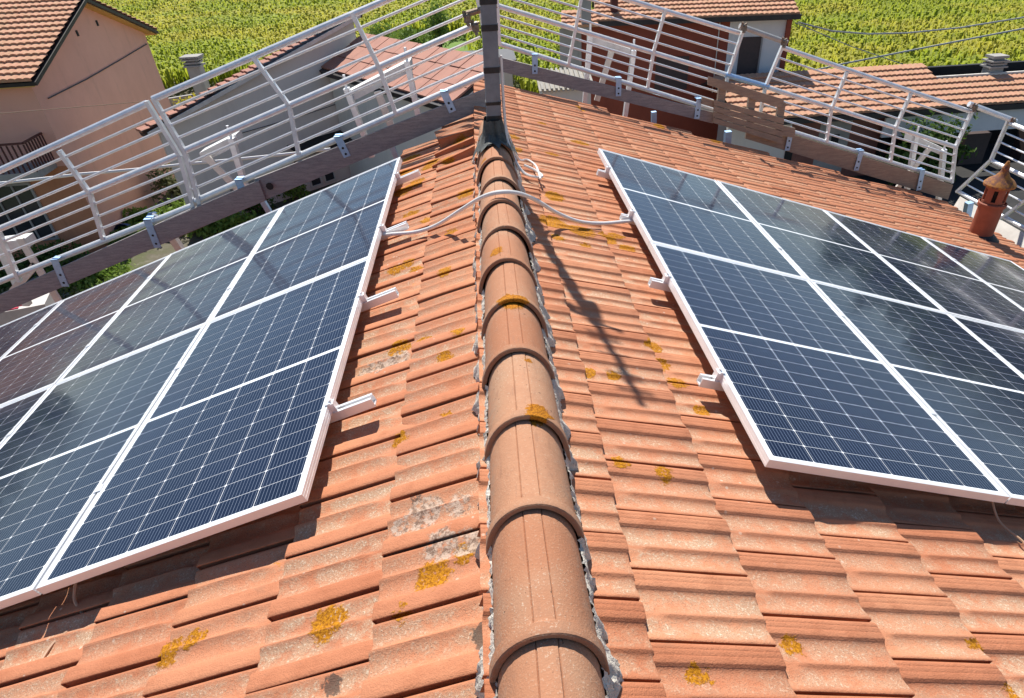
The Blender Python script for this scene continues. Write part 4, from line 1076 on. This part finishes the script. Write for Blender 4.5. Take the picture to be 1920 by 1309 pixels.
# antenna above the frame (it throws the long shadow on the right slope)
an_ = MB()
an_.tube([lean(2.14)+Vector((-.10, .06, 0)), lean(2.14)+Vector((.12, -.08, 0))], .02, 7)
an_.box(lean(2.02)+Vector((.02, 0, 0)), (.09, .07, .14))
an_.tube([lean(2.60)+Vector((-.05, .3, 0)), lean(2.60)+Vector((.03, -.25, 0))], .016, 6)
for k_ in range(4):
    p = lean(2.60)+Vector((-.04+.02*k_, .2-.13*k_, 0)); an_.tube([p+Vector((-.07, 0, 0)), p+Vector((.07, 0, 0))], .011, 5)
an_.build('antenna', M['galv'], mt)
cl_ = MB(); 
cl_.tube(spline([lean(.5)+Vector((.062, -.02, 0)), lean(.2)+Vector((.068, -.02, 0)), lean(-.02)+Vector((.085, -.05, 0)), (.16, 4.22, -.185), (.25, 4.15, -.215), (.30, 4.22, -.235), (.26, 4.30, -.22), (.19, 4.36, -.20)], 6), .009, 6)
cl_.tube(spline([lean(.45)+Vector((.064, .03, 0)), lean(.1)+Vector((.072, .02, 0)), (.15, 4.45, -.17), (.22, 4.48, -.2), (.27, 4.36, -.21), (.28, 4.12, -.22)], 6), .007, 6)
tag(cl_.build('aerial_cable', M['conduit']), 'loose white aerial cable coiled at the right of the mast foot', 'cable')

# ------------------------------------------------------------------ flue pot on the right slope
fx, fy = 5.62, 6.42; fz = ZT-fx*TA
ft = thing('chimney_pot', 'terracotta chimney pot with conical lichened cap on the right slope', 'chimney pot', (fx, fy, fz))
MB().lathe([(.125, -0.0600), (.128, 0.3720), (.128, 0.3813), (.145, 0.3860), (.148, 0.4232), (.135, 0.4325)], (fx, fy, fz), 24).build('pipe', M['pot'], ft)
hd = MB()
for k_ in range(6):
    a0 = math.pi*2*k_/6; P = []
    for j in range(5):
        a = a0+j*(math.pi*2/6)*.62/4; P.append((a))
    vs = []
    for r_, z in ((.118, .46), (.118, .66), (.095, .66), (.095, .46)):
        vs += [(fx+r_*math.cos(a), fy+r_*math.sin(a), fz+z*.93) for a in P]
    hd.add(vs, [(i*5+j, i*5+j+1, ((i+1) % 4)*5+j+1, ((i+1) % 4)*5+j) for i in range(4) for j in range(4)]+[(0, 5, 10, 15), (4, 19, 14, 9)])
hd.lathe([(.118, 0.4232), (.118, 0.4557), (.09, 0.4557)], (fx, fy, fz), 24); hd.lathe([(.118, 0.5859), (.122, 0.6324), (.09, 0.6324)], (fx, fy, fz), 24)
hd.build('vented_head', M['pot'], ft)
MB().lathe([(.07, 0.4278), (.07, 0.6324)], (fx, fy, fz), 16).build('inner_flue', M['dark'], ft)
MB().lathe([(.09, 0.6278), (.160, 0.6185), (.163, 0.6417), (.13, 0.6836), (.075, 0.7208), (.045, 0.7719), (.035, 0.7998), (.04, 0.8184), (.012, 0.8928), (.0, 0.8975)], (fx, fy, fz), 24).build('cap', M['potcap'], ft)
MB().lathe([(.24, -0.1000), (.22, -0.0300), (.16, 0.0279), (.13, 0.0558)], (fx, fy, fz), 16).build('base_flashing', M['bitumen_dk'], ft)

# ------------------------------------------------------------------ scaffold guard rails
def guard(label, P, top, mid, bot, posts, brackets, group, y_in, bars=3, r_main=.027):
    """P maps (a, z) to a world point in the rail's plane"""
    t = thing('guard_rail', label, 'guard rail', P(*bot[0]), group)
    for ln in (top, mid, bot): MB().tube([P(*p) for p in ln], r_main, 10).build('rail', M['galv'], t)
    for pa, pb in ((top, mid), (mid, bot)):
        for k_ in range(1, bars+1):
            u = k_/(bars+1)
            e = [tuple(a+(b_-a)*u for a, b_ in zip(p, q)) for p, q in zip(pa, pb)]
            MB().tube([P(*e[0]), P(*e[1])], .0115, 7).build('bar', M['galv'], t)
    for ps in posts:
        s_ = MB()
        for a, b_ in zip(ps[:-1], ps[1:]): s_.bar(P(*a)+y_in*.01, P(*b_)+y_in*.01, .032, .045, y_in)
        s_.build('post', M['galv'], t)
    for (a, b_) in brackets:
        s_ = MB(); pa, pb = P(*a)+y_in*.085, P(*b_)+y_in*.085
        s_.bar(pa, pb, .065, .008, y_in); s_.bar(pa+y_in*-.09, pa+y_in*.004, .065, .008, Vector((0, 0, 1)))
        bo = s_.build('toe_bracket', M['galv_sky_tint'], t)
        for f_ in (.55, .85):
            c = pa.lerp(pb, f_); h_ = MB().tube([c, c+y_in*.007], .011, 8).build('bolt_hole', M['dark'], None); h_.parent = bo
    return t
YL, YR = 6.0, 8.0
def LS(a, z, y0=6.4, y1=6.0):
    k = y1/y0; return (-.0242+(a+.0242)*k, 1.2089+(z-1.2089)*k)
def PLf(a, z):
    a, z = LS(a, z); return Vector((a, YL, z))
PRf = lambda a, z: Vector((a, YR, z))
back = Vector((0, -1, 0))
GR = 'galvanised guard rails round the roof edge'
guard('galvanised guard rail running down left from the mast', PLf, [(-.02, .89), (-3.04, -.03)], [(-.05, .425), (-2.94, -.50)], [(.0, .015), (-3.01, -.99)],
      [[(-.06, .80), (-.01, .47), (0, .01)], [(-1.13, .57), (-.98, .13), (-.90, -.28)], [(-2.06, .27), (-1.86, -.15), (-1.89, -.60)], [(-3.03, -.02), (-2.93, -.50), (-2.97, -1.02)]],
      [((-.42, -.10), (-.36, -.28)), ((-1.47, -.44), (-1.42, -.63)), ((-2.50, -.78), (-2.49, -.98))], GR, back)
guard('galvanised guard rail at the far left in front of the pink house', PLf, [(-3.10, -.06), (-5.6, -.88)], [(-2.99, -.53), (-5.6, -1.33)], [(-3.04, -1.03), (-5.6, -1.80)],
      [[(-3.10, -.04), (-2.99, -.54), (-3.04, -1.04)], [(-4.04, -.42), (-3.95, -.84), (-4.03, -1.31)], [(-4.93, -.70), (-4.97, -1.20), (-5.04, -1.70)]],
      [((-3.49, -1.11), (-3.50, -1.41)), ((-4.54, -1.46), (-4.57, -1.76))], GR, back)
guard('galvanised guard rail running down right from the mast', PRf, [(.20, .82), (2.97, -.01)], [(.17, .40), (2.88, -.455)], [(.17, .02), (2.83, -.875)],
      [[(.17, .80), (.18, .39), (.17, .0)], [(1.14, .56), (1.04, .13), (.95, -.24)], [(2.07, .28), (1.96, -.14), (1.91, -.54)], [(3.01, .03), (2.89, -.45), (2.85, -.86)]],
      [((.56, -.10), (.55, -.30)), ((1.54, -.40), (1.54, -.60)), ((2.54, -.69), (2.53, -.92))], GR, back)
guard('galvanised guard rail over the lower right gable beside the wooden pallet', PRf, [(3.52, -.19), (6.19, -1.075)], [(3.38, -.615), (6.15, -1.525)], [(3.36, -1.02), (6.27, -2.0)],
      [[(3.52, -.15), (3.38, -.62), (3.36, -1.05)], [(4.39, -.50), (4.29, -.93), (4.32, -1.34)], [(5.30, -.80), (5.22, -1.22), (5.28, -1.66)], [(6.21, -1.05), (6.15, -1.52), (6.27, -2.02)]],
      [((3.78, -1.12), (3.77, -1.39)), ((4.79, -1.46), (4.78, -1.72)), ((5.73, -1.78), (5.76, -2.06))], GR, back)
XE = 6.75
PE = lambda a, z: Vector((XE+(.0 if z > -1.2 else 0), a, z))
guard('galvanised guard rail along the right eave behind the chimney pot', PE, [(7.92, -1.24), (3.0, -1.30)], [(7.99, -1.75), (3.0, -1.78)], [(8.42, -2.33), (3.0, -2.30)],
      [[(7.96, -1.22), (8.0, -1.74), (8.42, -2.34)], [(6.95, -1.24), (7.0, -1.76), (7.45, -2.36)], [(6.0, -1.25), (6.05, -1.78), (6.4, -2.36)]], [], GR, Vector((-1, 0, 0)))

def clamp_at(p, parent, s_=.72):
    c = MB(); p = Vector(p); c.box(p, (.06*s_, .07*s_, .075*s_), .4); c.tube([p+Vector((-.04, -.03, .03))*s_, p+Vector((.045, .02, .055))*s_], .016*s_, 7); c.tube([p+Vector((.0, -.05, -.05))*s_, p+Vector((.01, .04, -.06))*s_], .018*s_, 7); c.box(p+Vector((-.03, 0, .06))*s_, (.03*s_, .03*s_, .05*s_), .9)
    c.build('coupler', M['clamp'], parent)
def scaf(label, pts, r, mats, clamps):
    t = thing('scaffold_tube', label, 'scaffold tube', pts[0], 'tubes linking the guard rails')
    MB().tube(pts, r, 10).build('tube', M[mats], t)
    for c in clamps: clamp_at(c, t)
scaf('dark link tube between the two right guard rails above the pallet', [(2.95, 7.97, .07), (3.55, 7.97, -.135)], .03, 'wire_grey', [(2.99, 7.93, .05), (3.5, 7.93, -.13)])
scaf('bright link tube joining the rails at knee height above the pallet', [(2.86, 7.99, -.45), (3.42, 7.99, -.62)], .03, 'galv_sky_tint', [])
scaf('link tube at the right corner turning towards the eave', [(6.14, 8.0, -.98), (6.82, 7.93, -1.22)], .034, 'galv', [(6.2, 7.95, -1.02), (6.76, 7.9, -1.22)])
scaf('short rusty couplers joining tubes at the mast', [(-.16, 5.97, .55), (.12, 5.97, .61)], .024, 'clamp', [(-.13, 5.95, .52), (-.07, 5.95, .45)])

# toe boards
def board(label, quads, y, th, mat, name='toe_board', group='toe boards of the roof edge protection', knots=()):
    t = thing(name, label, 'toe board', (quads[0][0][0], y, quads[0][0][1]), group)
    for q in quads:
        if y < 7:
            q = [LS(a, z, 6.35, 5.93) for a, z in q]
        MB().prism([(a, y, z) for a, z in q], (0, th, 0)).build('board', M[mat], t)
    for a, z, r_ in knots: MB().lathe([(.0, 0), (r_, 0.0)], (0, 0, 0), 10) if False else None
    return t
tb = board('long weathered toe board running from the mast down to the left', [[(-.0, -.095), (-2.36, -.795), (-2.33, -1.01), (-.0, -.262)]], 5.92, .035, 'wood_old')
kx, kz = LS(-2.22, -.86, 6.35, 5.93)
MB().tube([(kx, 5.884, kz), (kx, 5.880, kz)], .034, 9).build('knot_hole', M['dark'], tb)
board('lower weathered toe board at the far left beyond the panels', [[(-2.95, -1.01), (-5.9, -2.03), (-5.95, -2.22), (-2.95, -1.22)]], 5.92, .035, 'wood_old')
board('short toe board overlapping the joint left of the knot hole', [[(-2.31, -.80), (-3.35, -1.145), (-3.33, -1.33), (-2.30, -1.0)]], 5.885, .033, 'wood_old')
board('long weathered toe board running from the mast down to the right', [[(.13, -.10), (2.75, -.865), (2.75, -.995), (.15, -.255)]], 7.935, .035, 'wood_old')
board('lower brown toe board under the right guard rail', [[(3.20, -.99), (6.26, -2.03), (6.26, -2.24), (3.20, -1.21)]], 7.935, .035, 'wood_new')
et = thing('eave_board', 'broad white painted board along the right eave', 'board', (6.75, 8.2, -2.4), None)
MB().hexa([(6.58, 3.0, -2.54), (6.62, 3.0, -2.56), (6.62, 8.22, -2.60), (6.58, 8.22, -2.58), (6.72, 3.0, -2.36), (6.76, 3.0, -2.38), (6.76, 8.30, -2.38), (6.72, 8.30, -2.36)]).build('board', M['wood_pale'], et)

# pallet leaning on the right toe board
pt = thing('wooden_pallet', 'weathered wooden pallet leaning on the right toe board', 'pallet', (3.1, 7.9, -1.2))
q = [(2.70, -.69), (3.62, -.96), (3.655, -1.28), (2.72, -.965)]
for k_ in range(4):
    u0, u1 = k_/4+.012, (k_+1)/4-.012
    f_ = lambda a, b_, u: (a[0]+(b_[0]-a[0])*u, a[1]+(b_[1]-a[1])*u)
    c = [f_(q[0], q[3], u0), f_(q[1], q[2], u0), f_(q[1], q[2], u1), f_(q[0], q[3], u1)]
    MB().prism([(a, 7.84-.004*(k_ % 2), z) for a, z in c], (0, .022, 0)).build('plank', M['wood_new'], pt)
MB().prism([(2.60, 7.845, -.425), (3.58, 7.845, -.745), (3.58, 7.845, -.85), (2.60, 7.845, -.52)], (0, .022, 0)).build('plank', M['wood_new'], pt)
MB().prism([(2.56, 7.87, -.66), (2.74, 7.87, -.72), (2.74, 7.87, -.80), (2.56, 7.87, -.74)], (0, .03, 0)).build('plank', M['wood_new'], pt)
for x in (2.80, 3.19, 3.58):
    z0 = -.44-(x-2.60)*.327; MB().prism([(x-.045, 7.872, z0), (x+.045, 7.872, z0-.03), (x+.05, 7.872, z0-.50), (x-.04, 7.872, z0-.47)], (0, .05, 0)).build('bearer', M['wood_new'], pt)
MB().prism([(3.60, 7.86, -1.05), (3.80, 7.86, -1.10), (3.82, 7.86, -1.22), (3.60, 7.86, -1.17)], (0, .05, 0)).build('block', M['wood_new'], pt)

# bracket frames carrying a white platform behind the rails
def frame_br(label, y, bd, posts, diag, w=.055):
    t = thing('scaffold_bracket', label, 'scaffold bracket', (bd[0][0], y, bd[0][1]), 'bracket frames behind the guard rails')
    (a, z), (b_, z2) = bd
    MB().hexa([(a, y-.02, z-.10), (b_, y-.02, z2-.10), (b_, y+.16, z2-.10), (a, y+.16, z-.10), (a, y-.02, z), (b_, y-.02, z2), (b_, y+.16, z2), (a, y+.16, z)]).build('platform', M['white_plate'], t)
    for p, q_ in posts:
        s_ = MB().bar((p[0], y-.06, p[1]), (q_[0], y-.06, q_[1]), w, .07, (0, 1, 0)); s_.tube([(p[0], y-.06, p[1]), (p[0], y-.06, p[1]+.12)], .014, 6)
        s_.build('upright', M['galv'], t)
    for p, q_ in diag:
        MB().bar((p[0], y-.09, p[1]), (q_[0], y-.09, q_[1]), .07, .03, (0, 1, 0)).build('brace', M['wood_pale'], t)
frame_br('white topped bracket just right of the double post on the left rail', 6.9, [(-3.02, -.66), (-2.60, -.50)], [((-2.64, -.52), (-2.66, -1.15))], [((-2.93, -.68), (-2.72, -1.05))])
frame_br('white topped bracket over the red slab roof near the mast', 6.9, [(-1.41, -.17), (-.74, .09)], [((-1.40, -.12), (-1.28, -.80)), ((-.77, .09), (-.73, -.60))], [((-1.1, -.16), (-1.0, -.62))])
frame_br('white bracket at the left picture edge', 6.9, [(-5.50, -1.46), (-5.14, -1.44)], [((-5.38, -1.42), (-5.46, -2.2))], [((-5.12, -1.40), (-5.08, -2.35)), ((-5.5, -2.0), (-5.1, -1.7))], .07)
frame_br('white topped bracket in front of the red house wall', 8.5, [(1.27, -.02), (1.79, -.19)], [((1.28, .0), (1.19, -.95)), ((1.82, -.20), (1.73, -1.05))], [((1.54, -.18), (1.36, -.75))])
frame_br('white topped bracket beside the climber at the right', 8.5, [(5.83, -1.48), (6.36, -1.70)], [((5.85, -1.48), (5.96, -2.25)), ((6.33, -1.70), (6.55, -2.62))], [((6.10, -1.64), (5.70, -2.35))])
# struts showing below the boards
def strut(label, a, b_, w=.05, mat='galv_sky_tint'):
    o = MB().bar(a, b_, w, w, (0, 1, 0)).build('support_strut', M[mat]); tag(o, label, 'strut', 'struts under the scaffold')
strut('steel strut under the left toe board beside the top corner of the panels', (-1.02, 6.5, -.55), (-.92, 6.5, -1.05))
strut('steel strut under the left toe board above the second panel joint', (-2.42, 6.5, -1.0), (-2.28, 6.5, -1.55))
strut('pale strut below the left toe board over the third far panel', (-3.42, 6.5, -1.38), (-3.30, 6.5, -1.95), .07, 'wood_pale')
strut('flat steel strut end above the roof edge under the right board', (2.03, 8.1, -.85), (2.05, 8.1, -1.2), .06)
strut('steel strut end lower on the right, beside the pallet', (3.02, 8.1, -1.15), (3.04, 8.1, -1.5), .08)
strut('steel strut end at the far right under the brown board', (6.4, 7.7, -2.2), (6.45, 7.7, -2.5), .08)
# sack with red print below the left board
bg_ = thing('printed_sack', 'white sack with red print at the left picture edge', 'sack', (-9.9, 12.1, GZ))
MB().box((-8.35, 10.4, -4.2), (.75, .5, .55), .3).build('sack', M['bag'], bg_)
MB().box((-8.45, 10.16, -3.92), (.3, .05, .02), .3).box((-8.4, 10.3, -3.918), (.22, .1, .015), .3).build('print', M['redprint'], bg_)
MB().box((-8.35, 10.4, -6.0), (.9, .7, 3.05), .3).build('stack_of_sacks', M['bag'], bg_)
for o in bpy.data.objects:
    if '_w' in o: del o['_w']
